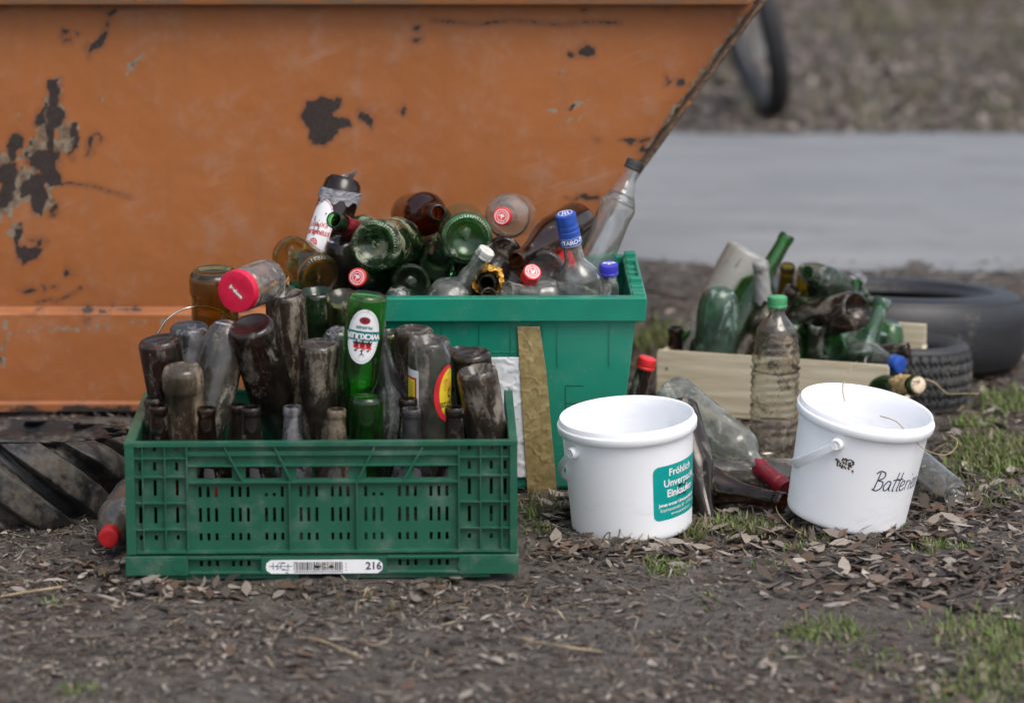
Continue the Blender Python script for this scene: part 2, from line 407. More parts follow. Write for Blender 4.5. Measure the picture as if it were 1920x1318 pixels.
PAL = np.array([[.20, .155, .12], [.27, .22, .175], [.13, .085, .06], [.075, .05, .038], [.34, .29, .245], [.10, .078, .062], [.16, .10, .065], [.055, .042, .035], [.22, .18, .15], [.40, .35, .30], [.36, .31, .26], [.10, .08, .065], [.03, .025, .022], [.04, .032, .028], [.12, .07, .045], [.09, .055, .04]])
def leaves(name, x, y, size, wid, lift=.006, tilt=.35, pal=PAL, lab=None):
    n = len(x); a = rng.uniform(0, 2 * math.pi, n); L = size; W = wid
    t = np.array([-.5, -.22, -.22, .12, .12, .5]); s = np.array([0, -.8, .8, -1, 1, 0]) * .5
    lx = t[None] * L[:, None]; ly = s[None] * W[:, None]
    curl = rng.uniform(-.6, 1.0, n)[:, None]; curl2 = rng.uniform(-.3, .7, n)[:, None]
    lz = curl * .35 * lx ** 2 / L[:, None] * 1.2 + curl2 * .6 * np.abs(ly)
    p1 = rng.normal(0, tilt, n)[:, None]; p2 = rng.normal(0, tilt, n)[:, None]
    lz = lz + lx * p1 + ly * p2
    ly = ly + rng.uniform(-.3, .3, n)[:, None] * lx * (1 - 2 * np.abs(t)[None])
    ca, sa = np.cos(a)[:, None], np.sin(a)[:, None]
    X = x[:, None] + lx * ca - ly * sa; Y = y[:, None] + lx * sa + ly * ca
    Z = gz(x, y)[:, None] + lz - lz.min(1, keepdims=True) * .8 + rng.uniform(-.001, lift, n)[:, None]
    V = np.stack([X, Y, Z], -1)
    col = pal[rng.integers(0, len(pal), n)] * rng.uniform(.6, 1.4, (n, 1)); col = np.clip(col, 0, 1)
    o = np_mesh(name, V, [(0, 1, 2), (1, 3, 4, 2), (3, 5, 4)], col, LEAFM)
    tag(o, kind='stuff'); return o
LEAFM = attr_mat('dead_leaf', .62, .12)
def scatter(n, x0, x1, y0, y1, dens=None):
    x = rng.uniform(x0, x1, n * 3); y = rng.uniform(y0, y1, n * 3)
    if dens is not None:
        k = rng.uniform(0, 1, n * 3) < dens(x, y); x, y = x[k], y[k]
    return x[:n], y[:n]
def dens_near(x, y): return np.clip((fbm(x * 2.6, y * 3.6, 40) - .28) * 2.6, .14, 1) * (.7 + .3 * (x > -.1))
OBST = [(-.605, .02, 4.80, 5.21), (-.36, .155, 5.325, 5.67)]
def freeze(x, y):
    k = np.ones(len(x), bool)
    for a, b, c, d in OBST: k &= ~((x > a) & (x < b) & (y > c) & (y < d))
    return x[k], y[k]
x, y = freeze(*scatter(30000, -1.4, 1.8, 3.7, 6.6, dens_near))
leaves('leaf_litter', x, y, rng.uniform(.007, .026, len(x)), rng.uniform(.003, .009, len(x)), .004, .16)
x, y = freeze(*scatter(3600, -1.2, 1.7, 4.0, 7.3, lambda a, b: dens_near(a, b) * (.4 + .6 * (a > .15))))
leaves('dead_leaves', x, y, rng.uniform(.014, .044, len(x)), rng.uniform(.007, .020, len(x)), .006, .14)
# thicker drifts against the buckets and on the right, as in the photo
dx, dy = [], []
for (u, v, su, sv, n) in [(1185, 1034, 75, 8, 240), (1700, 1085, 150, 22, 420), (1500, 1000, 90, 22, 200), (1800, 960, 90, 30, 260), (330, 1106, 70, 8, 60), (1100, 960, 60, 14, 90), (1650, 1000, 90, 10, 160), (560, 1108, 200, 8, 50), (200, 1075, 70, 12, 70), (1830, 840, 60, 60, 200)]:
    for k in range(n):
        p = PZ(random.gauss(u, su), random.gauss(v, sv), 0); dx.append(p.x); dy.append(p.y)
x, y = freeze(np.array(dx), np.array(dy))
leaves('leaf_drift', x, y, rng.uniform(.014, .050, len(x)), rng.uniform(.007, .020, len(x)), .008, .22)
x, y = freeze(*scatter(40000, -1.5, 1.9, 3.6, 7.3, lambda a, b: .45 + .55 * (fbm(a * 4, b * 5, 90) > .45)))
leaves('shredded_litter', x, y, rng.uniform(.008, .040, len(x)), rng.uniform(.0012, .0042, len(x)), .004, .16, np.concatenate([PAL * .9, [[.40, .32, .2], [.33, .26, .16], [.17, .11, .065]]]))
x, y = freeze(*scatter(2600, -1.3, 1.7, 3.7, 7.2))
leaves('thin_twigs', x, y, rng.uniform(.03, .11, len(x)), rng.uniform(.0012, .0026, len(x)), .006, .08, np.array([[.2, .15, .1], [.3, .24, .17], [.09, .065, .045], [.14, .1, .07]]))
def crumbs(name, n, mat):
    x, y = freeze(*scatter(n, -1.2, 1.5, 3.95, 6.4, lambda a, b: np.clip((fbm(a * 5, b * 6, 120) - .3) * 2.5, .08, 1))); n = len(x); r = rng.uniform(.0012, .0055, n) * rng.uniform(.6, 1.3, n); a0 = rng.uniform(0, 6.3, n)
    V = np.zeros((n, 8, 3))
    for k in range(4):
        a = a0 + k * math.pi / 2; q = rng.uniform(.7, 1.3, n); V[:, k, 0] = x + r * q * np.cos(a); V[:, k, 1] = y + r * q * np.sin(a); V[:, k, 2] = -.002
        a = a + .4; q = rng.uniform(.35, .8, n); V[:, 4 + k, 0] = x + r * q * np.cos(a); V[:, 4 + k, 1] = y + r * q * np.sin(a); V[:, 4 + k, 2] = r * rng.uniform(.5, 1.1, n)
    V[:, :, 2] += gz(x, y)[:, None]
    pal = np.array([[.07, .055, .042], [.045, .036, .03], [.11, .09, .075], [.2, .185, .165], [.032, .025, .02]]); col = pal[rng.integers(0, 5, n)] * rng.uniform(.7, 1.2, (n, 1))
    o = np_mesh(name, V, [(0, 1, 5, 4), (1, 2, 6, 5), (2, 3, 7, 6), (3, 0, 4, 7), (4, 5, 6, 7)], col, mat); tag(o, kind='stuff')
crumbs('soil_crumbs', 22000, attr_mat('soil_crumb', .85))
# beyond the road: leafy verge, large dead leaves
x, y = scatter(24000, -2.2, 3.4, 9.62, 15.0)
leaves('verge_leaves', x, y, rng.uniform(.022, .06, len(x)), rng.uniform(.01, .03, len(x)), .012, .3, np.array([[.20, .155, .13], [.27, .22, .19], [.13, .095, .078], [.10, .075, .06], [.33, .285, .25], [.17, .125, .10]]))
x, y = scatter(4500, -.4, 2.4, 6.5, 7.7, lambda a, b: np.clip((7.8 - b) / .45, 0, 1) ** 1.5)
leaves('roadside_leaves', x, y, rng.uniform(.010, .032, len(x)), rng.uniform(.005, .015, len(x)), .003, .15, PAL * .8)

def grass(name, spots, cols, h=(.02, .06)):
    bx, by, bh = [], [], []
    for (px, py, r, n, hs) in spots:
        rr = np.sqrt(rng.uniform(0, 1, n)) * r * rng.uniform(.6, 1.2, n); aa = rng.uniform(0, 6.283, n)
        bx.append(px + rr * np.cos(aa)); by.append(py + 1.3 * rr * np.sin(aa)); bh.append(rng.uniform(*h, n) * hs)
    x, y, hh = map(np.concatenate, (bx, by, bh)); k = np.ones(len(x), bool)
    for a, b, c, d in OBST: k &= ~((x > a) & (x < b) & (y > c) & (y < d))
    x, y, hh = x[k], y[k], hh[k]; n = len(x)
    a = rng.uniform(0, 6.283, n); lean = rng.uniform(.1, 1.1, n); wd = rng.uniform(.0009, .0019, n) * (1 + hh * 8)
    t = np.array([0, 0, .4, .4, .75, .75, 1.0]); s = np.array([-1, 1, -.9, .9, -.6, .6, 0])
    out = lean[:, None] * hh[:, None] * t[None] ** 1.8; up = hh[:, None] * (t[None] - .25 * lean[:, None] * t[None] ** 2)
    w = s[None] * wd[:, None]
    X = x[:, None] + out * np.cos(a)[:, None] - w * np.sin(a)[:, None]; Y = y[:, None] + out * np.sin(a)[:, None] + w * np.cos(a)[:, None]
    Z = gz(x, y)[:, None] - .002 + up
    col = cols[rng.integers(0, len(cols), n)] * rng.uniform(.7, 1.2, (n, 1))
    o = np_mesh(name, np.stack([X, Y, Z], -1), [(0, 1, 3, 2), (2, 3, 5, 4), (4, 5, 6)], np.clip(col, 0, 1), GRASSM)
    tag(o, kind='stuff'); return o
GRASSM = attr_mat('grass_blade', .55, .35, .15)
GC = np.array([[.15, .24, .05], [.20, .27, .07], [.11, .17, .045], [.24, .27, .10], [.30, .27, .15], [.17, .25, .055]])
DC = np.array([[.30, .25, .15], [.22, .19, .10], [.16, .16, .06], [.36, .31, .2], [.12, .15, .05]])
def sp(u, v, r, n, hs=1.0):
    p = PZ(u, v, 0); return (p.x, p.y, r, n, hs)
grass('grass', [sp(1880, 850, .09, 700), sp(1835, 800, .05, 200), sp(1850, 880, .07, 450, .8), sp(1905, 760, .09, 500), sp(1250, 1063, .035, 170, .5), sp(1225, 1050, .02, 60, .5), sp(1395, 985, .045, 230, .8), sp(1345, 985, .03, 130, .8), sp(1640, 1000, .02, 60, .6), sp(1530, 1010, .03, 60, .5), sp(1880, 930, .05, 120, .7), sp(1440, 1060, .03, 40, .45), sp(1300, 1005, .012, 40, .9),
      sp(1440, 985, .03, 70, .6), sp(1490, 1027, .02, 60, .5), sp(1745, 1022, .035, 110, .55), sp(1690, 990, .015, 40, .7), sp(1800, 1020, .03, 60, .5), sp(1560, 1178, .06, 260, .55), sp(1500, 1183, .03, 90, .5), sp(1860, 1275, .10, 420, .7), sp(1910, 1200, .10, 420, .8),
      sp(1830, 1180, .08, 200, .6), sp(985, 968, .04, 150, .6), sp(1010, 1000, .03, 50, .5), sp(1250, 640, .10, 500, 1.2), sp(1225, 690, .05, 150), sp(1480, 1225, .04, 50, .4), sp(1640, 1240, .05, 60, .5), sp(150, 1290, .03, 60, .5), sp(100, 1130, .02, 20, .4), sp(1330, 1130, .03, 30, .4), sp(1790, 1310, .06, 120, .6), sp(1100, 985, .03, 40, .5)], GC, (.012, .036))
grass('dry_grass', [sp(1400, 990, .06, 90, 1.1), sp(1470, 1000, .06, 60, 1.0), sp(1860, 850, .10, 260, 1.2), sp(1185, 1030, .06, 40, 1.1), sp(1000, 950, .05, 40, 1.2), sp(1905, 1240, .10, 160), sp(1800, 930, .08, 120), sp(1300, 1000, .03, 40, 1.4), sp(700, 1095, .15, 40), sp(300, 1092, .08, 30), sp(1250, 650, .1, 160, 1.2)], DC, (.012, .030))
vs = []
for k in range(70):
    u, v = random.uniform(1250, 1960), random.choice([random.uniform(0, 75), random.uniform(0, 110), random.uniform(100, 240)])
    p = PZ(u, v, 0); vs.append((p.x, p.y, random.uniform(.1, .28), 34, random.uniform(1.2, 2.4)))
grass('verge_grass', vs, np.array([[.15, .16, .06], [.2, .19, .10], [.25, .21, .14], [.17, .15, .08]]))

# ------------------------------------------------------------------ orange skip
YS = 5.90
def sx(u, v):
    p = P(u, v, YS); return p.x, p.z
zr = sx(600, 587)[1]                                   # height of the fold
ztop = sx(700, 12)[1]
(xa, za), (xb, zb) = sx(1424, 0), sx(1206, 300)
def edge_x(z): return xb + (z - zb) * (xa - xb) / (za - zb)
def skip_y(z):                                         # the side steps back above the fold
    z = np.asarray(z, float)
    return YS + .016 * np.clip((z - zr + .004) / .012, 0, 1) - .012 * np.clip((z - zr) / .5, 0, 1) - .006 * np.clip((.03 - z) / .004, 0, 1)
# paint damage, in the plane of the skip's side
def zp5(l): return [(a / 2.636, b / 2.636) for a, b in l]
def zp6(l): return [(680 + a / 2.526, b / 2.526) for a, b in l]
def zp7(l): return [(a / 3.765, 480 + b / 3.765) for a, b in l]
DARK = [zp5(l) for l in (
    [(1485, 545), (1500, 510), (1545, 492), (1680, 490), (1688, 510), (1668, 550), (1650, 575), (1660, 602), (1690, 570), (1730, 600), (1730, 635), (1690, 630), (1668, 635), (1640, 680), (1600, 720), (1540, 712), (1515, 690), (1530, 655), (1495, 630), (1488, 580)],
    [(1775, 560), (1805, 565), (1830, 555), (1840, 600), (1830, 630), (1795, 625)],
    [(425, 255), (470, 200), (500, 160), (530, 150), (520, 185), (480, 240), (440, 285)], [(525, 75), (580, 45), (565, 80), (545, 95)], [(518, 118), (537, 113), (540, 137), (520, 137)],
    [(315, 160), (330, 160), (325, 190), (340, 212), (312, 212)], [(365, 165), (405, 175), (380, 187)],
    [(245, 395), (285, 390), (300, 500), (312, 610), (240, 640), (225, 560)], [(170, 610), (205, 500), (225, 520), (225, 625)], [(60, 670), (100, 665), (105, 720), (60, 820), (25, 770)],
    [(140, 750), (300, 740), (285, 850), (320, 910), (240, 915), (200, 870), (150, 830)], [(150, 930), (210, 920), (225, 1000), (195, 1080), (150, 1060), (130, 1000)], [(-20, 830), (70, 810), (80, 900), (40, 1010), (-20, 1090)],
    [(355, 660), (380, 680), (370, 740), (345, 800), (342, 745)], [(433, 685), (454, 680), (452, 770), (428, 765)], [(475, 665), (512, 700), (490, 717)], [(248, 1030), (277, 1025), (272, 1082), (246, 1087)],
    [(65, 1170), (85, 1170), (90, 1230), (170, 1230), (205, 1245), (190, 1280), (130, 1290), (100, 1305), (65, 1260)], [(145, 1190), (205, 1175), (212, 1200), (190, 1235), (175, 1200)])]
DARK += [zp6(l) for l in ([(1020, 250), (1060, 220), (1105, 235), (1108, 265), (1050, 270), (1030, 262)], [(975, 252), (990, 245), (1005, 262), (985, 275), (972, 270)], [(1425, 375), (1447, 368), (1452, 400), (1430, 405)], [(1470, 372), (1515, 370), (1518, 395), (1480, 403)],
    [(1218, 665), (1270, 652), (1310, 660), (1385, 655), (1385, 664), (1310, 670), (1270, 690), (1240, 680)], [(970, 942), (1050, 930), (1090, 935), (1120, 916), (1132, 938), (1085, 964), (1030, 955)], [(175, 520), (187, 498), (202, 520), (190, 542)],
    [(230, 178), (282, 170), (260, 194), (240, 192)], [(1308, 690), (1325, 680), (1330, 705), (1350, 720), (1330, 735), (1310, 720)], [(1095, 660), (1112, 662), (1105, 680)], [(245, 120), (280, 125), (260, 145)], [(1550, 395), (1562, 400), (1555, 420)], [(1040, 45), (1070, 48), (1045, 62)])]
DARK += [zp7(l) for l in ([(125, 242), (180, 228), (238, 230), (240, 252), (150, 270)], [(428, 148), (470, 108), (495, 115), (495, 152), (440, 162)], [(300, 245), (315, 243), (314, 265), (302, 265)], [(355, 235), (378, 232), (376, 250), (358, 252)], [(160, 408), (290, 395), (300, 412), (180, 422)], [(680, 388), (790, 375), (780, 392), (690, 408)], [(593, 445), (618, 440), (615, 462), (598, 462)])]
GREY = [zp5(l) for l in ([(245, 395), (285, 390), (300, 470), (315, 540), (305, 600), (378, 625), (382, 700), (350, 745), (310, 760), (285, 850), (322, 912), (272, 920), (277, 1010), (210, 1055), (190, 1080), (150, 1062), (130, 1000), (90, 1000), (30, 1105), (-20, 1100), (-20, 740), (30, 740), (40, 790), (100, 760), (150, 690), (190, 640), (168, 612), (200, 550), (203, 490), (235, 480)],
    [(630, 322), (660, 300), (707, 289), (695, 322), (645, 345), (632, 378)], [(468, 492), (488, 474), (502, 500), (470, 512)], [(60, 538), (76, 538), (70, 567)], [(105, 620), (118, 618), (112, 640)], [(50, 1110), (140, 1090), (110, 1150), (85, 1230), (60, 1180)])]
GREY += [zp6(l) for l in ([(925, 518), (1010, 488), (1022, 500), (960, 527)], [(915, 350), (940, 345), (932, 385)], [(930, 598), (950, 596), (944, 606)], [(1470, 415), (1510, 412), (1490, 430)], [(1130, 640), (1145, 640), (1140, 650)])]
GREY += [zp7(l) for l in ([(40, 430), (75, 430), (60, 520), (45, 500)], [(10, 600), (50, 560), (40, 790), (20, 780)], [(180, 410), (200, 410), (195, 470)])]
LINES = [(zp7([(0, 565), (200, 525), (400, 516), (600, 521), (800, 492), (1000, 465), (1150, 462)]), .003, 'G'), (zp6([(330, 100), (560, 118), (700, 100), (800, 108), (940, 122), (1050, 108), (1220, 112)]), .0010, 'D'), (zp7([(0, 1175), (300, 1165), (600, 1155), (860, 1140)]), .0012, 'D'), (zp7([(250, 345), (340, 320), (380, 340), (430, 315), (490, 290), (560, 240)]), .0009, 'D'),
         (zp5([(320, 910), (450, 925), (560, 960), (640, 985)]), .0007, 'D'), (zp6([(840, 540), (930, 525), (1060, 480)]), .0022, 'G'), (zp6([(950, 590), (1000, 565), (1080, 540)]), .0016, 'G')]
def poly_sd(px, pz, poly):
    q = np.array([sx(*p) for p in poly]); d = np.full(px.shape, 1e9); ins = np.zeros(px.shape, bool); n = len(q)
    for i in range(n):
        a, b = q[i], q[(i + 1) % n]; e = b - a; t = np.clip(((px - a[0]) * e[0] + (pz - a[1]) * e[1]) / (e @ e + 1e-12), 0, 1)
        d = np.minimum(d, np.hypot(px - a[0] - t * e[0], pz - a[1] - t * e[1]))
        c = ((a[1] > pz) != (b[1] > pz)); xi = a[0] + (pz - a[1]) * e[0] / (e[1] if abs(e[1]) > 1e-9 else 1e-9); ins ^= c & (px < xi)
    return np.where(ins, d, -d)
def line_sd(px, pz, pl, w):
    q = np.array([sx(*p) for p in pl]); d = np.full(px.shape, 1e9)
    for a, b in zip(q, q[1:]):
        e = b - a; t = np.clip(((px - a[0]) * e[0] + (pz - a[1]) * e[1]) / (e @ e), 0, 1); d = np.minimum(d, np.hypot(px - a[0] - t * e[0], pz - a[1] - t * e[1]))
    return w - d
def skip_mat():
    m = N('worn_orange_paint'); tc = m.n('TexCoord'); co = tc.outputs['Object']
    a = m.n('Attribute', {'attribute_name': 'wear'}); sep = m.n('SeparateColor'); m.t.links.new(a.outputs['Color'], sep.inputs[0])
    n1 = m.noise(2.2, 5, .6, co); n2 = m.noise(55, 6, .68, co); n3 = m.noise(240, 4, .7, co); n4 = m.noise(13, 7, .7, co)
    run = m.noise(1, 5, .6, m.n('VectorMath', {'operation': 'MULTIPLY'}, _0=co, _1=(38, 38, 3.5)))
    c = m.mix(m.ramp(n1, .3, .7), (.315, .100, .025), (.365, .122, .031))
    c = m.mix(m.math('MULTIPLY', m.ramp(run, .48, .74), .38), c, (.28, .11, .045))
    c = m.mix(m.math('MULTIPLY', m.ramp(n4, .47, .74), .6), c, (.36, .19, .12))
    c = m.mix(m.math('MULTIPLY', m.ramp(n2, .66, .76), .55), c, (.15, .085, .055))
    vr = m.n('Mapping', None); m.set(vr.inputs['Vector'], co); vr.inputs['Rotation'].default_value = (0, .35, 0)
    sc = m.noise(1, 3, .5, m.n('VectorMath', {'operation': 'MULTIPLY'}, _0=vr, _1=(5, 5, 130))); sc2 = m.noise(3.3, 3, .5, co)
    c = m.mix(m.math('MULTIPLY', m.math('MULTIPLY', m.ramp(sc, .64, .69), m.ramp(sc2, .48, .62)), .4), c, (.42, .23, .15))
    c = m.mix(m.math('MULTIPLY', m.ramp(m.math('ADD', sep.outputs[0], m.math('MULTIPLY', n2, .25)), .18, .62), .55), c, (.17, .065, .03))
    jit = m.math('ADD', m.math('MULTIPLY', m.math('SUBTRACT', n2, .5), 1.0), m.math('MULTIPLY', m.math('SUBTRACT', n3, .5), .5))
    gm = m.ramp(m.math('ADD', sep.outputs[1], m.math('MULTIPLY', jit, 1.7)), .5, .58)
    c = m.mix(m.math('MULTIPLY', gm, .85), c, m.mix(m.ramp(n2, .38, .6), (.085, .06, .04), (.25, .22, .16)))
    dm = m.ramp(m.math('ADD', sep.outputs[0], m.math('MULTIPLY', jit, .8)), .5, .54)
    c = m.mix(dm, c, m.mix(m.ramp(n3, .3, .7), (.018, .012, .011), (.05, .034, .028)))
    h = m.math('ADD', m.math('MULTIPLY', n4, .9), m.math('SUBTRACT', m.math('MULTIPLY', n3, .12), m.math('MULTIPLY', dm, .5)))
    return m.done(m.pbr(c, m.math('ADD', m.math('MULTIPLY', n2, .25), .38), m.bump(h, .3, .005)))
M['skip'] = skip_mat()
def rust_mat():
    m = N('rusty_edge'); tc = m.n('TexCoord'); co = tc.outputs['Object']; n2 = m.noise(70, 6, .7, co); n1 = m.noise(14, 6, .68, co); n3 = m.noise(300, 3, .7, co)
    c = m.mix(m.ramp(n2, .35, .62), (.035, .022, .016), (.17, .105, .06)); c = m.mix(m.ramp(n3, .6, .72), c, (.28, .25, .19))
    c = m.mix(m.ramp(n1, .60, .68), c, (.34, .12, .03))
    return m.done(m.pbr(c, .75, m.bump(n2, .6, .003)))
M['rust'] = rust_mat()
def rust2_mat():
    m = N('worn_rim_paint'); tc = m.n('TexCoord'); co = tc.outputs['Object']
    n1 = m.noise(1, 7, .7, m.n('VectorMath', {'operation': 'MULTIPLY'}, _0=co, _1=(12, 90, 90))); n3 = m.noise(200, 4, .7, co)
    c = m.mix(m.ramp(m.math('ADD', n1, m.math('MULTIPLY', n3, .3)), .58, .72), (.44, .17, .05), (.26, .17, .11)); c = m.mix(m.ramp(n3, .62, .70), c, (.05, .035, .028))
    return m.done(m.pbr(c, .6, m.bump(n3, .4, .002)))
M['rim_paint'] = rust2_mat()

skip = empty('skip', (.0, YS + .75, 0)); tag(skip, 'large orange steel skip with flaking rusty paint standing behind the bottle boxes', 'skip')
def wear_grid(name, xl, zlo, zhi, ncol, nrow, back=False):
    zz = np.linspace(zlo, zhi, nrow)
    zz = np.unique(np.concatenate([zz, zr + np.array([-.006, -.004, -.002, 0, .003, .006, .008, .011]), [.025, .027, .03, .032]]))
    t = np.linspace(0, 1, ncol); Xs = xl + (edge_x(zz)[:, None] - xl) * t[None]; Zs = np.repeat(zz[:, None], ncol, 1)
    Ys = skip_y(Zs) + (fbm(Xs * 2.5, Zs * 2.5, 60, 3) - .5) * .010 + (fbm(Xs * 22, Zs * 22, 61, 3) - .5) * .0016 - YS - .75
    o = grid_obj(name, Xs, Ys, Zs, M['skip'], skip)
    R = np.full(Xs.shape, -1.0); G = np.full(Xs.shape, -1.0)
    XW = Xs + (fbm(Xs * 55, Zs * 55, 91, 4) - .5) * .022; ZW_ = Zs + (fbm(Xs * 55, Zs * 55, 95, 4) - .5) * .022
    for p in DARK: R = np.maximum(R, poly_sd(XW, ZW_, p))
    for p in GREY: G = np.maximum(G, poly_sd(XW, ZW_, p))
    R = np.maximum(R, np.where(G > 0, (fbm(Xs * 45, Zs * 28, 97, 4) - .63) * .09, -1))
    G = np.where(G > 0, np.minimum(G, (.70 - fbm(Xs * 60, Zs * 38, 99, 4)) * .08), G)
    for pl, wd, ch in LINES:
        d = line_sd(Xs, Zs, pl, wd)
        if ch == 'G': G = np.maximum(G, d - .0006)
        else: R = np.maximum(R, d)
    ed = edge_x(Zs) - Xs                                   # worn strip along the slanting end
    G = np.maximum(G, .011 - ed + (fbm(Xs * 30, Zs * 30, 77, 3) - .5) * .02); R = np.maximum(R, .004 - ed + (fbm(Xs * 40, Zs * 40, 78, 3) - .5) * .014)
    fold = .002 - np.abs(Zs - zr - .004); R = np.maximum(R, fold - .004 + (fbm(Xs * 14, Zs * 5, 79) - .62) * .03)
    R = np.maximum(R, (Zs - (ztop - .01)) * .4 - .008 + (fbm(Xs * 16, Zs * 25, 80) - .66) * .03)
    R = np.maximum(R, (.05 - Zs) * .3 - .012 + (fbm(Xs * 10, Zs * 20, 81) - .5) * .03)
    ca = o.data.color_attributes.new('wear', 'FLOAT_COLOR', 'POINT')
    W = 1 / .023
    cc = np.stack([np.clip(.5 + R * W, 0, 1), np.clip(.5 + G * W, 0, 1), np.zeros_like(R), np.ones_like(R)], -1)
    ca.data.foreach_set('color', cc.reshape(-1).astype(np.float32)); return o
XL = -1.55
wear_grid('side_wall', XL, .012, ztop + .05, 520, 240)
by = 1.5
mb = MB()                                              # the other three walls and the floor of the skip
mb.V += [(edge_x(.03), -.72, .03), (edge_x(.03), .75, .03), (edge_x(.83), .75, .83), (edge_x(.83), -.735, .83)]; mb.F.append((0, 1, 2, 3))
mb.V += [(XL, -.72, .03), (XL, .75, .03), (XL - .4, .75, .83), (XL - .4, -.735, .83)]; mb.F.append((4, 7, 6, 5))
mb.F += [(1, 5, 6, 2), (0, 4, 5, 1)]
mb.V += [(XL, -.733, .03), (XL, -.733, .83), (XL - .4, -.733, .83)]; mb.F.append((8, 9, 10))
mb.build('end_wall', M['skip'], skip)
mb = MB(); mb.box(XL - .42, xa - .015, -.792, -.72, ztop + .004, ztop + .075); o = mb.build('top_rim', M['rim_paint'], skip, .012)
mb = MB(); e = .0085                                    # slanting edge flange
pz0, pz1 = .03, ztop + .08
mb.prism([(edge_x(pz0), pz0), (edge_x(pz0) + e, pz0), (edge_x(pz1) + e * 1.1, pz1), (edge_x(pz1), pz1)], -.785, -.70)
v0 = mb.build('edge_flange', M['rust'], skip, .003)
mb = MB(); mb.box(edge_x(.8) - .4, edge_x(.8) - .1, .70, .78, .79, .83); mb.build('rear_rim', M['rim_paint'], skip, .01)

# ------------------------------------------------------------------ tyres
def tyre(name, R, Wd, loc, rot, mat, label, hole=.58, sq=.35, lug=None, groove=None, seg=96, ns=40, shoulder=.05):
    """tyre whose axis is local z; cross-section a rounded tread with bulging walls"""
    t = empty(name, loc, rot); tag(t, label, 'tyre')
    tread = [(R, s) for s in np.linspace(-Wd * .36, Wd * .36, ns)]
    prof = []
    for s in np.linspace(-.5, .5, ns):                      # tread across
        c = abs(s) * 2; r = R - R * shoulder * c ** (3 if shoulder < .1 else 4)
        prof.append((r, s * Wd * (.8 if shoulder < .1 else 1.0)))
    sh = [(R * .93, Wd * .45), (R * .86, Wd * .5), (R * .76, Wd * .49), (R * (hole + .06), Wd * .43), (R * hole, Wd * .36), (R * hole, Wd * .30), (R * (hole + .06), Wd * .34), (R * .8, Wd * .42), (R * .93, Wd * .3), (R * .94, 0)]
    V, F = [], []
    for i in range(len(prof)):
        for k in range(seg):
            a = 2 * math.pi * k / seg; r, z = prof[i]
            if lug: r += lug(a, z)
            if groove: r += groove(a, z)
            V.append((r * math.cos(a), r * math.sin(a), z))
    for i in range(len(prof) - 1):
        for k in range(seg): F.append((i * seg + k, i * seg + (k + 1) % seg, (i + 1) * seg + (k + 1) % seg, (i + 1) * seg + k))
    mesh('tread', V, F, mat, t, True)
    if shoulder > .1: sh = [(R * .72, Wd * .40), (R * .62, Wd * .36), (R * .55, Wd * .30), (R * .6, Wd * .24), (R * .8, Wd * .2), (R * .82, 0)]
    top = [(prof[-1][0] - .001, prof[-1][1])] + sh; bot = [(r, -z) for r, z in top]
    side = spline([(r, 0, z) for r, z in top], 4); V, F = lathe_vf([(p.x, p.z) for p in side], seg); mesh('sidewall', V, F, mat, t, True)
    side = spline([(r, 0, z) for r, z in bot], 4); V, F = lathe_vf([(p.x, p.z) for p in side], seg); mesh('sidewall', V, [f[::-1] for f in F], mat, t, True)
    return t
def ss(x, a, b):
    t = min(1, max(0, (x - a) / (b - a))); return t * t * (3 - 2 * t)
def lugs(a, z):
    n = 13; u = (a / (2 * math.pi) * n + z * 11.0 + .1) % 1.0
    k = ss(u, .0, .09) * (1 - ss(u, .66, .78))
    return .036 * k + .002 * math.sin(a * 40) * k - .031
tyre('tractor_tyre', .262, .16, (-.872, 5.352, .022), (rad(-8), rad(1), 0), M['muddy_rubber'], 'muddy tractor tyre with thick slanting lugs lying flat beside the green crate', .5, lug=lugs, seg=520, ns=90, shoulder=.17)
def grooves(a, z):
    g = 0
    for z0 in (-.032, -.011, .011, .032):
        zz = z0 + .004 * math.sin(a * 70); g = max(g, 1 - ss(abs(z - zz), .0018, .0045))
    u = (a * 21 / math.pi) % 1.0
    if abs(z) > .018: g = max(g, (1 - ss(abs(u - .5), .06, .14)) * .8)
    return -.007 * g
tyre('car_tyre', .136, .125, (.735, 6.022, .06), (rad(-2), rad(3), .3), M['tread_rubber'], 'small car tyre with grooved tread lying flat beside the wooden box', .58, groove=grooves, seg=420, ns=80)
tyre('car_tyre', .285, .150, (.748, 6.40, .076), (rad(-5.5), rad(2), 0), M['grey_rubber'], 'large bald black tyre lying flat behind the small grooved tyre and the wooden box', .66, seg=128)

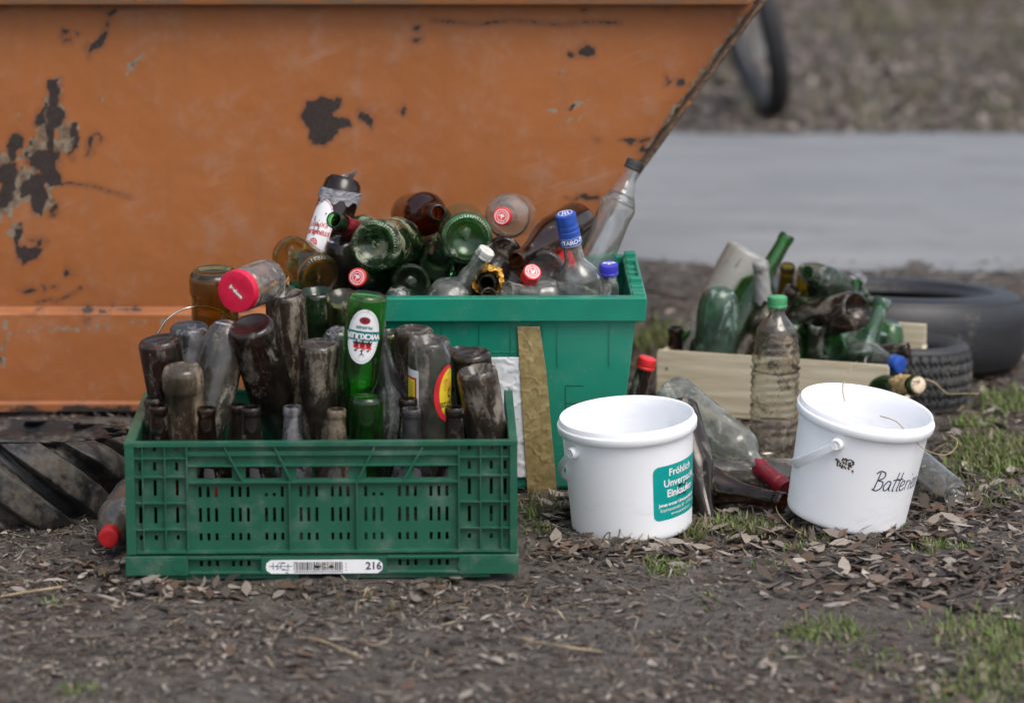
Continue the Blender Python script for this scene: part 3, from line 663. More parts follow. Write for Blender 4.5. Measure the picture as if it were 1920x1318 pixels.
# ------------------------------------------------------------------ bicycle beyond the road, mostly behind the skip
bike = empty('bicycle', (.72, 10.05, 0), (0, 0, 0)); tag(bike, 'dark bicycle parked beyond the road, mostly hidden behind the orange skip', 'bicycle')
def wheel(cx, cy, R, yaw, lean):
    mtx = Matrix.Translation((cx, cy, R)) @ Matrix.Rotation(yaw, 4, 'Z') @ Matrix.Rotation(lean, 4, 'X')
    pts = [mtx @ Vector((R * .955 * math.cos(a), 0, R * .955 * math.sin(a))) for a in np.linspace(0, 2 * math.pi, 65)]
    V, F = tube_vf(pts, .033, 10); ty = mesh('wheel', V, F, M['black_rubber'], bike, True)
    pts = [mtx @ Vector((R * .885 * math.cos(a), 0, R * .885 * math.sin(a))) for a in np.linspace(0, 2 * math.pi, 65)]
    V, F = tube_vf(pts, .011, 8); mesh('rim', V, F, M['dark_metal'], ty, True)
    V, F = [], []
    for k in range(28):
        a = 2 * math.pi * k / 28; s = .02 if k % 2 else -.02
        v, f = tube_vf([mtx @ Vector((.02 * math.cos(a + .8), s, .02 * math.sin(a + .8))), mtx @ Vector((R * .88 * math.cos(a), 0, R * .88 * math.sin(a)))], .0012, 4)
        F += [tuple(i + len(V) for i in q) for q in f]; V += v
    v, f = tube_vf([mtx @ Vector((0, -.045, 0)), mtx @ Vector((0, .045, 0))], .018, 10); F += [tuple(i + len(V) for i in q) for q in f]; V += v
    mesh('spokes', V, F, M['grey_metal'], ty, True); return mtx
ma = wheel(.0, 0, .335, rad(99), rad(-15))
mb_ = wheel(-.42, .78, .335, rad(118), rad(-12))
ca_, cb_ = ma @ Vector((0, 0, 0)), mb_ @ Vector((0, 0, 0))
def tb(name, pts, r, mat='dark_metal'):
    V, F = tube_vf(pts, r, 10); mesh(name, V, F, M[mat], bike, True)
head = ca_ + Vector((-.19, .16, .42)); bb = (ca_ + cb_) / 2 + Vector((.02, .05, -.04)); seat = bb + Vector((-.24, .12, .48))
for s in (-.05, .05): tb('fork', [ca_ + Vector((s, 0, 0)), ca_ + Vector((s * .9 - .11, .06, .33)), head + Vector((0, 0, -.06))], .013)
tb('frame', [head, bb, seat, head + Vector((0, 0, .05))], .017); tb('frame', [bb, cb_, seat], .011)
tb('handlebar', [head + Vector((0, 0, .0)), head + Vector((-.04, .02, .16)), head + Vector((.25, .1, .2))], .012); tb('handlebar', [head + Vector((-.04, .02, .16)), head + Vector((-.3, -.05, .2))], .012)
V, F = tube_vf(spline([seat + Vector((.02, -.12, .08)), seat + Vector((0, 0, .08)), seat + Vector((-.03, .14, .09))], 5), [.02, .02, .022, .026, .03, .036, .045, .055, .065, .068, .05], 10, .5); mesh('saddle', V, F, M['black_rubber'], bike, True)
tb('kickstand', [bb + Vector((0, 0, -.02)), bb + Vector((.16, .1, -.27))], .009)

# ------------------------------------------------------------------ writing
def text_pts(body, size, bold=0.0, spacing=1.0, align='CENTER'):
    cu = bpy.data.curves.new('t', 'FONT'); cu.body = body; cu.size = size; cu.align_x = align; cu.align_y = 'CENTER'; cu.offset = bold; cu.space_character = spacing; cu.resolution_u = 3
    o = bpy.data.objects.new('t', cu); C.objects.link(o); dg = bpy.context.evaluated_depsgraph_get(); dg.update()
    me = bpy.data.meshes.new_from_object(o.evaluated_get(dg)); V = [v.co.copy() for v in me.vertices]; F = [tuple(p.vertices) for p in me.polygons]
    bpy.data.objects.remove(o); bpy.data.curves.remove(cu); bpy.data.meshes.remove(me); return V, F
class Flat:                                             # collects flat drawing in (x, y), then maps it onto a surface
    def __init__(s): s.V = []; s.F = []
    def add(s, V, F): n = len(s.V); s.V += [(v[0], v[1]) for v in V]; s.F += [tuple(i + n for i in f) for f in F]; return s
    def text(s, body, x, y, size, **k):
        V, F = text_pts(body, size, **k); return s.add([(v.x + x, v.y + y) for v in V], F)
    def rect(s, x0, x1, y0, y1, nx=1, ny=1):
        V = [(x0 + (x1 - x0) * i / nx, y0 + (y1 - y0) * j / ny) for j in range(ny + 1) for i in range(nx + 1)]
        return s.add(V, [(j * (nx + 1) + i, j * (nx + 1) + i + 1, (j + 1) * (nx + 1) + i + 1, (j + 1) * (nx + 1) + i) for j in range(ny) for i in range(nx)])
    def shape(s, f, n=48, rings=5, inner=0.0):             # f(a) -> (x, y) around a centre
        cx = sum(f(2 * math.pi * k / n)[0] for k in range(n)) / n; cy = sum(f(2 * math.pi * k / n)[1] for k in range(n)) / n
        V, F = [], []
        for r in range(rings + 1):
            q = inner + (1 - inner) * r / rings
            for k in range(n): p = f(2 * math.pi * k / n); V.append((cx + (p[0] - cx) * q, cy + (p[1] - cy) * q))
        for r in range(rings):
            for k in range(n): F.append((r * n + k, r * n + (k + 1) % n, (r + 1) * n + (k + 1) % n, (r + 1) * n + k)) if (r or inner > 0) else F.append((r * n + k, (r + 1) * n + (k + 1) % n, (r + 1) * n + k)[::1])
        if inner == 0:
            V.append((cx, cy)); c = len(V) - 1
            F = [f2 for f2 in F if len(f2) == 4] + [(c, n + k, n + (k + 1) % n) for k in range(n)]
        return s.add(V, F)
    def ellipse(s, cx, cy, rx, ry, inner=0.0, n=48, rings=5): return s.shape(lambda a: (cx + rx * math.cos(a), cy + ry * math.sin(a)), n, 1 if inner else rings, inner)
    def rrect(s, x0, x1, y0, y1, r):
        cx, cy, hw, hh = (x0 + x1) / 2, (y0 + y1) / 2, (x1 - x0) / 2, (y1 - y0) / 2
        def f(a):
            d = Vector((math.cos(a), math.sin(a))); t = min(hw / max(abs(d.x), 1e-9), hh / max(abs(d.y), 1e-9)); p = d * t
            ex, ey = hw - r, hh - r
            if abs(p.x) > ex and abs(p.y) > ey:
                c = Vector((math.copysign(ex, p.x), math.copysign(ey, p.y))); b = d.dot(c); q = math.sqrt(max(b * b - c.length_squared + r * r, 0)); p = d * (b + q)
            return cx + p.x, cy + p.y
        return s.shape(f, 96, 6)
    def stroke(s, pts, wd):
        pts = [Vector((*p, 0)) for p in pts]; pts = spline(pts, 5); V, F = [], []
        for i, p in enumerate(pts):
            t = (pts[min(i + 1, len(pts) - 1)] - pts[max(i - 1, 0)]).normalized(); q = Vector((-t.y, t.x, 0)) * wd / 2
            V += [p - q, p + q]
        return s.add(V, [(2 * i, 2 * i + 2, 2 * i + 3, 2 * i + 1) for i in range(len(pts) - 1)])
    def rot(s, a):
        c, d = math.cos(a), math.sin(a); s.V = [(x * c - y * d, x * d + y * c) for x, y in s.V]; return s
    def build(s, name, f, mat, parent): return mesh(name, [f(*v) for v in s.V], s.F, mat, parent, True)

# ------------------------------------------------------------------ green folding crate
CR_O = P(605, 1083, 4.815); CR = empty('folding_crate', (CR_O.x, CR_O.y, .004), (0, 0, rad(1.3)))
tag(CR, 'dark green slatted folding crate full of dirty brown bottles with a white barcode sticker', 'crate')
def cx(u): return (u - 605) / 734 * .6
def cz(v): return (1083 - v) / 1188.0
slots = []
for us, rows in (((266, 294, 335), ((848, 5), (881, 8), (921, 15), (972, 15), (1014, 4.5))), ((881, 922, 948), ((848, 5), (881, 8), (921, 15), (972, 15), (1014, 4.5)))):
    for u in us:
        for v, h in rows: slots.append((cx(u) - .0024, cx(u) + .0024, cz(v + h), cz(v - h)))
cols = [377.6, 392.6, 407.7, 437.7, 452, 467, 501, 516, 531, 565.6, 580, 595, 624.6, 639.6, 654, 687, 702, 717, 750, 765, 780, 809, 824, 839]
for u in cols:
    for v, h in ((929, 10), (972, 13.5), (1013, 7)):
        if v == 929 and u in (501, 516, 702, 717): v, h = 934.5, 3.2
        slots.append((cx(u) - .0023, cx(u) + .0023, cz(v + h), cz(v - h)))
wins = [(372, 438), (463, 530), (558, 655), (688, 760), (778, 842)]
for a, b in wins: slots.append((cx(a), cx(b), cz(904), cz(881.5)))
mb = MB(); mb.plate(cx(239), cx(971), cz(1044), cz(836), slots, .009, .012)
mb.box(cx(239.5), cx(257), -.0005, .0105, cz(1043), cz(842.2)); mb.box(cx(957), cx(970.5), -.0005, .0105, cz(1043), cz(842.2))
mb.box(cx(238.5), cx(971.5), -.001, .0145, cz(842), cz(834.5))
def ribv(u, v0, v1, wpx=2.6, y0=.001): mb.box(cx(u - wpx / 2), cx(u + wpx / 2), y0, .0102, cz(v1), cz(v0))
def ribh(u0, u1, v, wpx=2.6, y0=.0013, y1=.0104): mb.box(cx(u0), cx(u1), y0, y1, cz(v + wpx / 2), cz(v - wpx / 2))
for u in (272, 313.5, 902, 941.5): ribv(u, 842.5, 1042)
for u in (354.5, 861.5): ribv(u, 842.4, 1042.3, 3.4, .0004)
for u0, u1 in ((257.3, 353), (863, 956.8)):
    for v in (864, 898.5, 947.6, 997): ribh(u0, u1, v)
    ribh(u0, u1, 1039.5, 5)
mb.box(cx(356.5), cx(859.5), .0022, .0106, cz(860), cz(851.5)); ribh(356.3, 859.7, 878.3, 3); ribh(356.2, 859.8, 909, 4, .0009); ribh(356.2, 859.8, 1039.5, 5, .0009)
ribv(545, 911.3, 1036.8); ribv(670.5, 911.3, 1036.8)
for (u0, v0, u1, v1) in ((425, 843, 458, 906.8), (518, 843, 548.5, 906.8), (705, 843, 672, 906.8), (795, 843, 758, 906.8)):
    a = [(cx(u0 - 2), cz(v0)), (cx(u0 + 2), cz(v0)), (cx(u1 + 2), cz(v1)), (cx(u1 - 2), cz(v1))]; mb.prism(a[::-1], .0004, .0103)
    dx = 9 if u1 > u0 else -9                                # wider web beside each window
    lo, hi = sorted((u1 + 2.5 * (1 if dx > 0 else -1), u1 + dx + 2.5)); 
mb.build('front_panel', M['crate_green'], CR, .0007)
mb = MB(); bslots = [(cx(u) - .0023, cx(u) + .0023, cz(v + h), cz(v - h)) for u in cols for v, h in ((929, 10), (972, 13.5), (1013, 7))]
mb.plate(cx(262), cx(948), cz(1044), cz(838), bslots, .372, .375); mb.box(cx(262), cx(948), .370, .384, cz(842), cz(835)); mb.build('back_panel', M['crate_green'], CR, .0007)
for sgn, u0, u1 in ((-1, 239, 258), (1, 956, 971)):
    mb = MB(); xa_, xb_ = cx(u0), cx(u1)
    y0, y1 = .0125, .385
    prof = [(y0, cz(1043)), (y1, cz(1043)), (y1, cz(850)), (y1 - .012, cz(838)), (y1 - .04, cz(833.5)), (y0, cz(835))]
    xin = xb_ - .0035 if sgn < 0 else xa_ + .0035
    def lath(xl, xr, pr):
        n = len(mb.V); k = len(pr); mb.V += [(xl, a, b) for a, b in pr] + [(xr, a, b) for a, b in pr]
        mb.F += [tuple(n + i for i in reversed(range(k))), tuple(n + k + i for i in range(k))] + [(n + i, n + (i + 1) % k, n + k + (i + 1) % k, n + k + i) for i in range(k)]
    lath(*((xin, xb_ + .001) if sgn < 0 else (xa_ - .001, xin)), prof)
    lath(xa_, xb_, [(y0 + .0005, cz(845)), (y1 - .004, cz(848)), (y1 - .003, cz(842)), (y1 - .041, cz(832)), (y0 + .0005, cz(833.5))])
    for k in range(8):
        yy = y0 + .012 + k * .048; mb.box(*((xa_ + .001, xin + .001) if sgn < 0 else (xin - .001, xb_ - .001)), yy, yy + .003, cz(1040), cz(848))
    for v in (880, 930, 985, 1036): mb.box(*((xa_ + .0015, xin + .0012) if sgn < 0 else (xin - .0012, xb_ - .0015)), y0 + .004, y1 - .002, cz(v + 2), cz(v - 2))
    mb.build('side_panel', M['crate_green'], CR, .0008)
mb = MB()
fslots = [(cx(u) - .0023, cx(u) + .0023, cz(1068), cz(1057)) for u in cols if u < 480 or u > 735]
mb.plate(cx(237), cx(973), cz(1082), cz(1046), fslots, .006, .010)
mb.box(cx(237), cx(354), -.004, .0065, cz(1081.5), cz(1046.2)); mb.box(cx(861), cx(973), -.004, .0065, cz(1081.5), cz(1046.2)); mb.box(cx(490), cx(725), -.0032, .0066, cz(1080.5), cz(1048))
mb.box(cx(354.4), cx(489.6), -.0036, .0062, cz(1080), cz(1075)); mb.box(cx(725.4), cx(860.6), -.0036, .0062, cz(1080), cz(1075))
mb.box(cx(354.3), cx(489.7), -.0038, .0063, cz(1052), cz(1046.6)); mb.box(cx(725.3), cx(860.7), -.0038, .0063, cz(1052), cz(1046.6))
mb.box(cx(237.5), cx(972.5), .0102, .388, cz(1076), cz(1071)); mb.box(cx(237), cx(242), .0102, .388, cz(1070.5), cz(1046)); mb.box(cx(968), cx(973), .0102, .388, cz(1070.5), cz(1046)); mb.box(cx(243), cx(967), .383, .388, cz(1070.5), cz(1046))
mb.box(cx(300), cx(560), .002, .38, cz(1090), cz(1076.5)); mb.box(cx(640), cx(920), .002, .38, cz(1090), cz(1076.5))
for u0 in (276, 893):                                    # moulded pips
    for r in range(3):
        for k in range(9): mb.box(cx(u0 + k * 5.4 + (r % 2) * 2.5) - .0008, cx(u0 + k * 5.4 + (r % 2) * 2.5) + .0008, -.0052, -.0035, cz(1063 - r * 4.5) - .0009, cz(1063 - r * 4.5) + .0007)
base = mb.build('base_tray', M['crate_green'], CR, .0008)
onf = lambda y: (lambda a, b: (a, y, b))
for u in (337, 872): Flat().ellipse(cx(u), cz(1064), .0105, .0105, .86).build('mould_clock', onf(-.0046), M['crate_green'], CR)
st = Flat().rrect(cx(499), cx(718), cz(1079), cz(1053), .0095).build('barcode_sticker', onf(-.0036), M['ink_white'], CR)
f = Flat(); rb = random.Random(4); u = 551.0
while u < 643:
    wd = rb.choice([.7, .7, 1.2, 1.2, 1.9, 2.6]); f.rect(cx(u), cx(u + wd), cz(1073), cz(1057)); u += wd + rb.choice([.7, .9, 1.4, 2.0])
f.rect(cx(552), cx(643), cz(1076), cz(1074.8), 30)
for k in range(3): f.rect(cx(648.5), cx(650), cz(1074 - k * 6), cz(1071.5 - k * 6))
f.build('barcode', onf(-.0040), M['ink_black'], st)
Flat().text('216', cx(701), cz(1065.5), .0165, bold=.0004).build('number', onf(-.0040), M['ink_navy'], st)
f = Flat()
for a, b, c, d in ((505, 548, 1065.5, 1064.3), (512, 513.2, 1071, 1058), (530, 543, 1072.5, 1071.3), (523, 536, 1059, 1057.8)): f.rect(cx(a), cx(b), cz(c), cz(d))
f.stroke([(cx(518), cz(1071)), (cx(523), cz(1069)), (cx(519), cz(1065)), (cx(523), cz(1060))], .001); f.stroke([(cx(535), cz(1059)), (cx(528), cz(1061)), (cx(527), cz(1069)), (cx(535), cz(1071))], .001); f.rect(cx(540), cx(541.2), cz(1070), cz(1060))
f.build('emblem', onf(-.0040), M['ink_navy'], st)
f = Flat()
for k in range(7):
    u, v, r = rb.uniform(530, 560), rb.choice([rb.uniform(1054, 1060), rb.uniform(1072, 1078)]), rb.uniform(.0006, .0022); f.ellipse(cx(u), cz(v), r, r * .7, n=9, rings=1)
for k in range(4): f.ellipse(cx(rb.uniform(585, 640)), cz(rb.uniform(1060, 1074)), .0018, .0012, n=9, rings=1)
f.build('stain', onf(-.0043), M['cork'], st)

# ------------------------------------------------------------------ bright green stacking bin
BY = 5.292; b0 = P(1208, 940, BY); BIN = empty('plastic_bin', (b0.x - .303, BY, .002), (0, 0, rad(.4)))
tag(BIN, 'bright green plastic bin with brown tape and paper sheet, heaped with bottles', 'bin')
ZT = P(1208, 561, BY).z; ZB = P(1208, 605, BY + .004).z
hw, dp = .303, .405
def ring(x0, x1, y0, y1, z): return [(x0, y0, z), (x1, y0, z), (x1, y1, z), (x0, y1, z)]
V = []; F = []
lv = [ring(-hw + .052, hw - .052, .045, dp - .045, .004), ring(-hw + .047, hw - .047, .04, dp - .04, .010), ring(-hw + .016, hw - .016, .014, dp - .014, ZB - .002), ring(-hw + .016, hw - .016, .014, dp - .014, ZT - .002),
      ring(-hw + .020, hw - .020, .018, dp - .018, ZT - .002), ring(-hw + .020, hw - .020, .018, dp - .018, ZB), ring(-hw + .051, hw - .051, .044, dp - .044, .014)]
for q in lv: V += q
for k in range(len(lv) - 1):
    for i in range(4): F.append((k * 4 + i, k * 4 + (i + 1) % 4, (k + 1) * 4 + (i + 1) % 4, (k + 1) * 4 + i))
F += [(3, 2, 1, 0), (24, 25, 26, 27)]
body = mesh('bin_body', V, F, M['bin_green'], BIN, False, .003)
V = []; F = []
lv = [ring(-hw + .0165, hw - .0165, .0145, dp - .0145, ZB + .001), ring(-hw, hw, 0, dp, ZB), ring(-hw - .002, hw + .002, -.002, dp + .002, ZT), ring(-hw + .024, hw - .024, .022, dp - .022, ZT + .0005), ring(-hw + .024, hw - .024, .022, dp - .022, ZT - .012)]
for q in lv: V += q
for k in range(len(lv) - 1):
    for i in range(4): F.append((k * 4 + i, k * 4 + (i + 1) % 4, (k + 1) * 4 + (i + 1) % 4, (k + 1) * 4 + i))
rim = mesh('bin_rim', V, F, M['bin_green'], BIN, False, .0022)
def front_y(z): return .014 + (ZB - z) / (ZB - .01) * .026
mb = MB()
def bx_(u): return P(u, 640, BY + .02).x - BIN.location.x
def bz_(v): return P(1000, v, BY + .02).z - .002
def vrib(u, v0, v1):
    za_, zb_ = bz_(v1), bz_(v0); x = bx_(u); n = len(mb.V); wd = .0012
    for z in (za_, zb_):
        y = front_y(z); mb.V += [(x - wd, y + .001, z), (x - wd, y - .0022, z), (x + wd, y - .0022, z), (x + wd, y + .001, z)]
    mb.F += [(n, n + 1, n + 5, n + 4), (n + 1, n + 2, n + 6, n + 5), (n + 2, n + 3, n + 7, n + 6), (n, n + 3, n + 2, n + 1), (n + 4, n + 5, n + 6, n + 7)]
for u, a, b in ((830, 607, 660), (900, 607, 662), (959, 607, 664), (1018, 607, 645), (1046, 607, 686), (1143, 607, 686), (760, 607, 662), (690, 607, 662)): vrib(u, a, b)
z = bz_(660); mb.box(bx_(690), bx_(968), front_y(z) - .0012, front_y(z) + .002, z - .001, z + .001)
mb.build('mould_rib', M['bin_green'], BIN)
mb = MB()                                                # notched stacking flange on both short sides
for sg in (-1, 1):
    for k, (ya, yb, h) in enumerate(((.02, .05, .004), (.085, .10, .004), (.13, .15, .009), (.205, .22, .005), (.255, .275, .005), (.30, .32, .010), (.365, .385, .010))):
        xa_, xb_ = sorted((sg * (hw - .021), sg * (hw - .0005))); mb.box(xa_, xb_, ya, yb, ZT - .004, ZT + h)
    xa_, xb_ = sorted((sg * (hw - .006), sg * (hw - .001))); mb.box(xa_, xb_, .151, .299, ZT - .003, ZT + .0085)
mb.build('notched_rim', M['bin_green'], BIN, .0015)
# label frame scratched in the plastic
f = Flat().rect(bx_(1060), bx_(1061.2), bz_(785), bz_(724)).rect(bx_(1061.2), bx_(1095), bz_(725.2), bz_(724)).rect(bx_(1061.2), bx_(1120), bz_(759), bz_(757.8))
f.build('scratch_marks', lambda a, b: (a, front_y(b) - .0006, b), M['ink_black'], BIN)
def sheet(name, edges, mat, off, amp, fx, fz, nu=60, nv=110, parent=BIN, seed=0):
    """edges(t) -> (u_left, u_right, v) in picture pixels, laid on the front of the bin"""
    U = np.linspace(0, 1, nu); T = np.linspace(0, 1, nv); X = np.zeros((nv, nu)); Z = np.zeros((nv, nu))
    for j, t in enumerate(T):
        ul, ur, v = edges(t); zz_ = bz_(v); yy = front_y(zz_); 
        for i, s_ in enumerate(U):
            p = P(ul + (ur - ul) * s_, v, BY + yy); X[j, i] = p.x - BIN.location.x; Z[j, i] = p.z - .002
    d = fbm(X * fx, Z * fz, 50 + seed, 4); d2 = 1 - np.abs(2 * fbm(X * fx * 1.4 + Z * 30, Z * fz * .8 - X * 25, 70 + seed, 3) - 1)
    Y = .014 + (ZB - Z) / (ZB - .01) * .026 - off - amp * d - amp * .8 * np.clip(d2 - .84, 0, 1) * 5
    o = grid_obj(name, X, Y, Z, mat, parent); o.modifiers.new('thick', 'SOLIDIFY').thickness = .0003; return o
sheet('paper_sheet', lambda t: (880, 976 + 17 * t, 669 + 226 * t), M['paper_white'], .0012, .0022, 7, 16, seed=3)
sheet('packing_tape', lambda t: (970 + 20 * t, 1012 + 12 * min(1, t * 4) + 22 * max(0, (t - .25) / .75), 611 + 6 * math.sin(t * 9) * (t < .03) + 327 * t), M['tape'], .0045, .0013, 16, 42, 60, 160, seed=8)

# ------------------------------------------------------------------ pale wooden box
w0, w1 = P(1231, 660, 5.93), P(1666, 690, 5.79)
WX = (w1 - w0); WX.z = 0; WL = WX.length; WX.normalize(); ang = math.atan2(WX.y, WX.x)
ZW = (w0.z + w1.z) / 2
BOX = empty('wooden_box', (w0.x, w0.y, 0), (0, 0, ang)); tag(BOX, 'pale low wooden wine box with a broken side, full of bottles', 'box')
D = .285
mb = MB(); mb.box(0, WL, 0, .009, .012, ZW); mb.build('front_board', M['wood'], BOX, .0012)
mb = MB(); mb.box(.004, WL + .012, D - .009, D, .012, ZW + .028); mb.build('back_board', M['wood'], BOX, .0012)
mb = MB(); mb.box(0.0005, .0095, .0095, D - .0095, .013, ZW - .002); mb.build('side_board', M['wood'], BOX, .0012)
mb = MB(); n = [(WL + .012, .02, .013), (WL + .021, .02, .013), (WL + .021, .02, .02), (WL + .012, .02, .02), (WL + .004, D - .01, .013), (WL + .012, D - .01, .013), (WL + .016, D - .01, ZW - .01), (WL + .007, D - .01, ZW - .01)]
mb.V += n; mb.F += [(0, 1, 2, 3), (7, 6, 5, 4), (1, 5, 6, 2), (0, 3, 7, 4), (3, 2, 6, 7), (0, 4, 5, 1)]; sb = mb.build('side_board', M['wood'], BOX, .001); sb['label'] = 'broken slanting side board'
mb = MB(); mb.box(.001, WL, .001, D - .001, .003, .0115); mb.build('bottom_board', M['wood'], BOX, .001)
mb = MB()
for x_, z_ in ((.02, ZW - .03), (WL - .022, ZW - .045), (WL - .022, .03), (.02, .035)): mb.box(x_ - .002, x_ + .002, -.0008, .001, z_ - .002, z_ + .002)
mb.build('nail', M['rust'], BOX)
mb = MB(); mb.box(.003, WL - .002, .0005, .008, ZW + .0005, ZW + .004); mb.build('top_strip', M['wood'], BOX, .0008)

# ------------------------------------------------------------------ white buckets
def bucket(name, label, loc, rot, piv):
    t = empty(name, loc, rot); tag(t, label, 'bucket')
    RB, RTp, H = .0972, .1068, .188
    r = lambda z: RB + (RTp - RB) * z / H
    prof = [(0, .003), (RB * .9, .002), (RB - .004, .0), (RB - .001, .0015), (RB + .0005, .006)] + [(r(z), z) for z in np.linspace(.012, H - .028, 8)] + [(RTp - .0004, H - .0235), (RTp + .0040, H - .023), (RTp + .0054, H - .0215), (RTp + .0062, H - .012), (RTp + .0056, H - .0098), (RTp + .0032, H - .0088), (RTp + .0022, H - .0072), (RTp + .0020, H - .0012), (RTp + .001, H), (RTp - .001, H - .0008), (RTp - .0022, H - .004)] + [(r(z) - .0024, z) for z in np.linspace(H - .02, .012, 7)] + [(RB - .006, .0055), (0, .005)]
    V, F = lathe_vf(prof, 128); mesh('bucket_body', V, F, M['white_plastic'], t, True, sharp=50)
    A = Vector((math.cos(piv), math.sin(piv), 0)); Bp = Vector((-A.y, A.x, 0))
    if Bp.y < 0: Bp = -Bp
    zp = H - .041; rp = r(zp) + .003
    for sg in (1, -1):                                    # pivots
        V, F = lathe_vf([(0, .0065), (.0058, .0065), (.0064, .0085), (.0082, .0085), (.0088, .0075), (.0095, .004), (.0105, .003), (.0105, -.004), (0, -.004)], 24); o = mesh('handle_pivot', V, [f_[::-1] for f_ in F], M['white_plastic'], t, True, sharp=40)
        o.location = A * sg * rp + Vector((0, 0, zp)); o.rotation_euler = (A * sg).to_track_quat('Z', 'Y').to_euler()
    V, F = [], []; Dn = (Bp * .72 + Vector((0, 0, -.62))).normalized(); n = 49
    for i in range(n):
        a = math.pi * i / (n - 1); R_ = rp + .0065; c = A * math.cos(a) * R_ + Dn * (math.sin(a) ** .8) * R_ * 1.08 + Vector((0, 0, zp))
        side = Vector((0, 0, 1)) * .6 + Bp * .6 if False else Dn.cross(A).normalized(); wd = .006 + .003 * math.sin(a); th = (A * math.cos(a) + Dn * math.sin(a)).normalized() * .0016
        V += [c - side * wd - th, c + side * wd - th, c + side * wd + th, c - side * wd + th]
    for i in range(n - 1):
        for k in range(4): F.append((i * 4 + k, i * 4 + (k + 1) % 4, i * 4 + 4 + (k + 1) % 4, i * 4 + 4 + k))
    F += [(3, 2, 1, 0), tuple((n - 1) * 4 + k for k in range(4))]
    mesh('handle', V, F, M['white_plastic'], t, True, .0006, sharp=40)
    def wrap(off): return lambda a, z: ((r(z) + off) * math.sin(a / .1), -(r(z) + off) * math.cos(a / .1), z)
    return t, wrap
q = PZ(1188, 1010, 0); B1, wrap1 = bucket('plastic_bucket', 'white plastic bucket with a teal shop sticker, standing in front of the green bin', (q.x, q.y + .07, .004), (rad(3.5), rad(-3.2), 0), rad(-90 - 55))
lab = Flat().rrect(.034, .152, .034, .125, .010); lb = lab.build('shop_sticker', wrap1(.0004), M['sticker_teal'], B1)
T = Flat(); T.text('Fröhlich', .062, .112, .0172, bold=.00035, align='LEFT'); T.text('Unverpackt', .052, .0945, .0172, bold=.00035, align='LEFT'); T.text('Einkaufen', .058, .077, .0172, bold=.00045, align='LEFT')
T.text('Jenas erster Unverpacktladen', .043, .0595, .0078, bold=.00025, align='LEFT'); T.text('Sophienstraße 57 · 07743 Jena', .045, .0505, .0076, align='LEFT'); T.text('www.jeninchen.de', .066, .0425, .0074, align='LEFT')
T.build('lettering', wrap1(.0008), M['ink_white'], lb)
q = PZ(1594, 1001, 0); B2, wrap2 = bucket('plastic_bucket', 'white plastic bucket tilted to one side with handwriting in black marker', (q.x, q.y + .075, .014), (rad(5.5), rad(9), 0), rad(-90 - 27))
HW = {'B': ([[(.1, 0), (.22, .95)], [(.0, .85), (.2, 1.0), (.5, .9), (.48, .66), (.22, .52), (.5, .44), (.5, .15), (.25, -.02), (-.02, .06)]], .62), 'a': ([[(.42, .45), (.2, .5), (.02, .25), (.1, .02), (.3, .1), (.42, .42), (.38, .1), (.48, .0)]], .5), 't': ([[(.3, .95), (.18, .3), (.15, .02), (.25, .0)], [(.02, .55), (.42, .6)]], .3),
      'e': ([[(.05, .22), (.3, .3), (.32, .45), (.18, .5), (.03, .3), (.08, .05), (.25, .0), (.4, .12)]], .43), 'r': ([[(.1, .48), (.08, .0)], [(.08, .3), (.2, .45), (.36, .45)]], .4), 'i': ([[(.08, .45), (.05, .05), (.12, .0)], [(.11, .72), (.12, .78)]], .22), 'n': ([[(.08, .48), (.05, .0)], [(.05, .3), (.2, .48), (.32, .4), (.32, .05), (.4, .0)]], .5)}
f = Flat(); pen = 0
for ch in 'Batterien':
    st_, adv = HW[ch]
    for s_ in st_: f.stroke([(.018 + (pen + a + .12 * b) * .0288, .081 + b * .0335 - pen * .0008) for a, b in s_], .0021)
    pen += adv
f.build('marker_writing', wrap2(.0004), M['ink_navy'], B2)
f = Flat(); rb = random.Random(9)
for k in range(26):
    a, b = rb.gauss(-.033, .006) + (k % 2) * .012 - .004, rb.gauss(.117, .006); f.stroke([(a, b), (a + rb.uniform(-.003, .003), b + rb.uniform(-.003, .004)), (a + rb.uniform(-.004, .004), b + rb.uniform(-.004, .005))], rb.uniform(.0009, .0032))
f.build('stain', wrap2(.0005), M['mud'], B2)

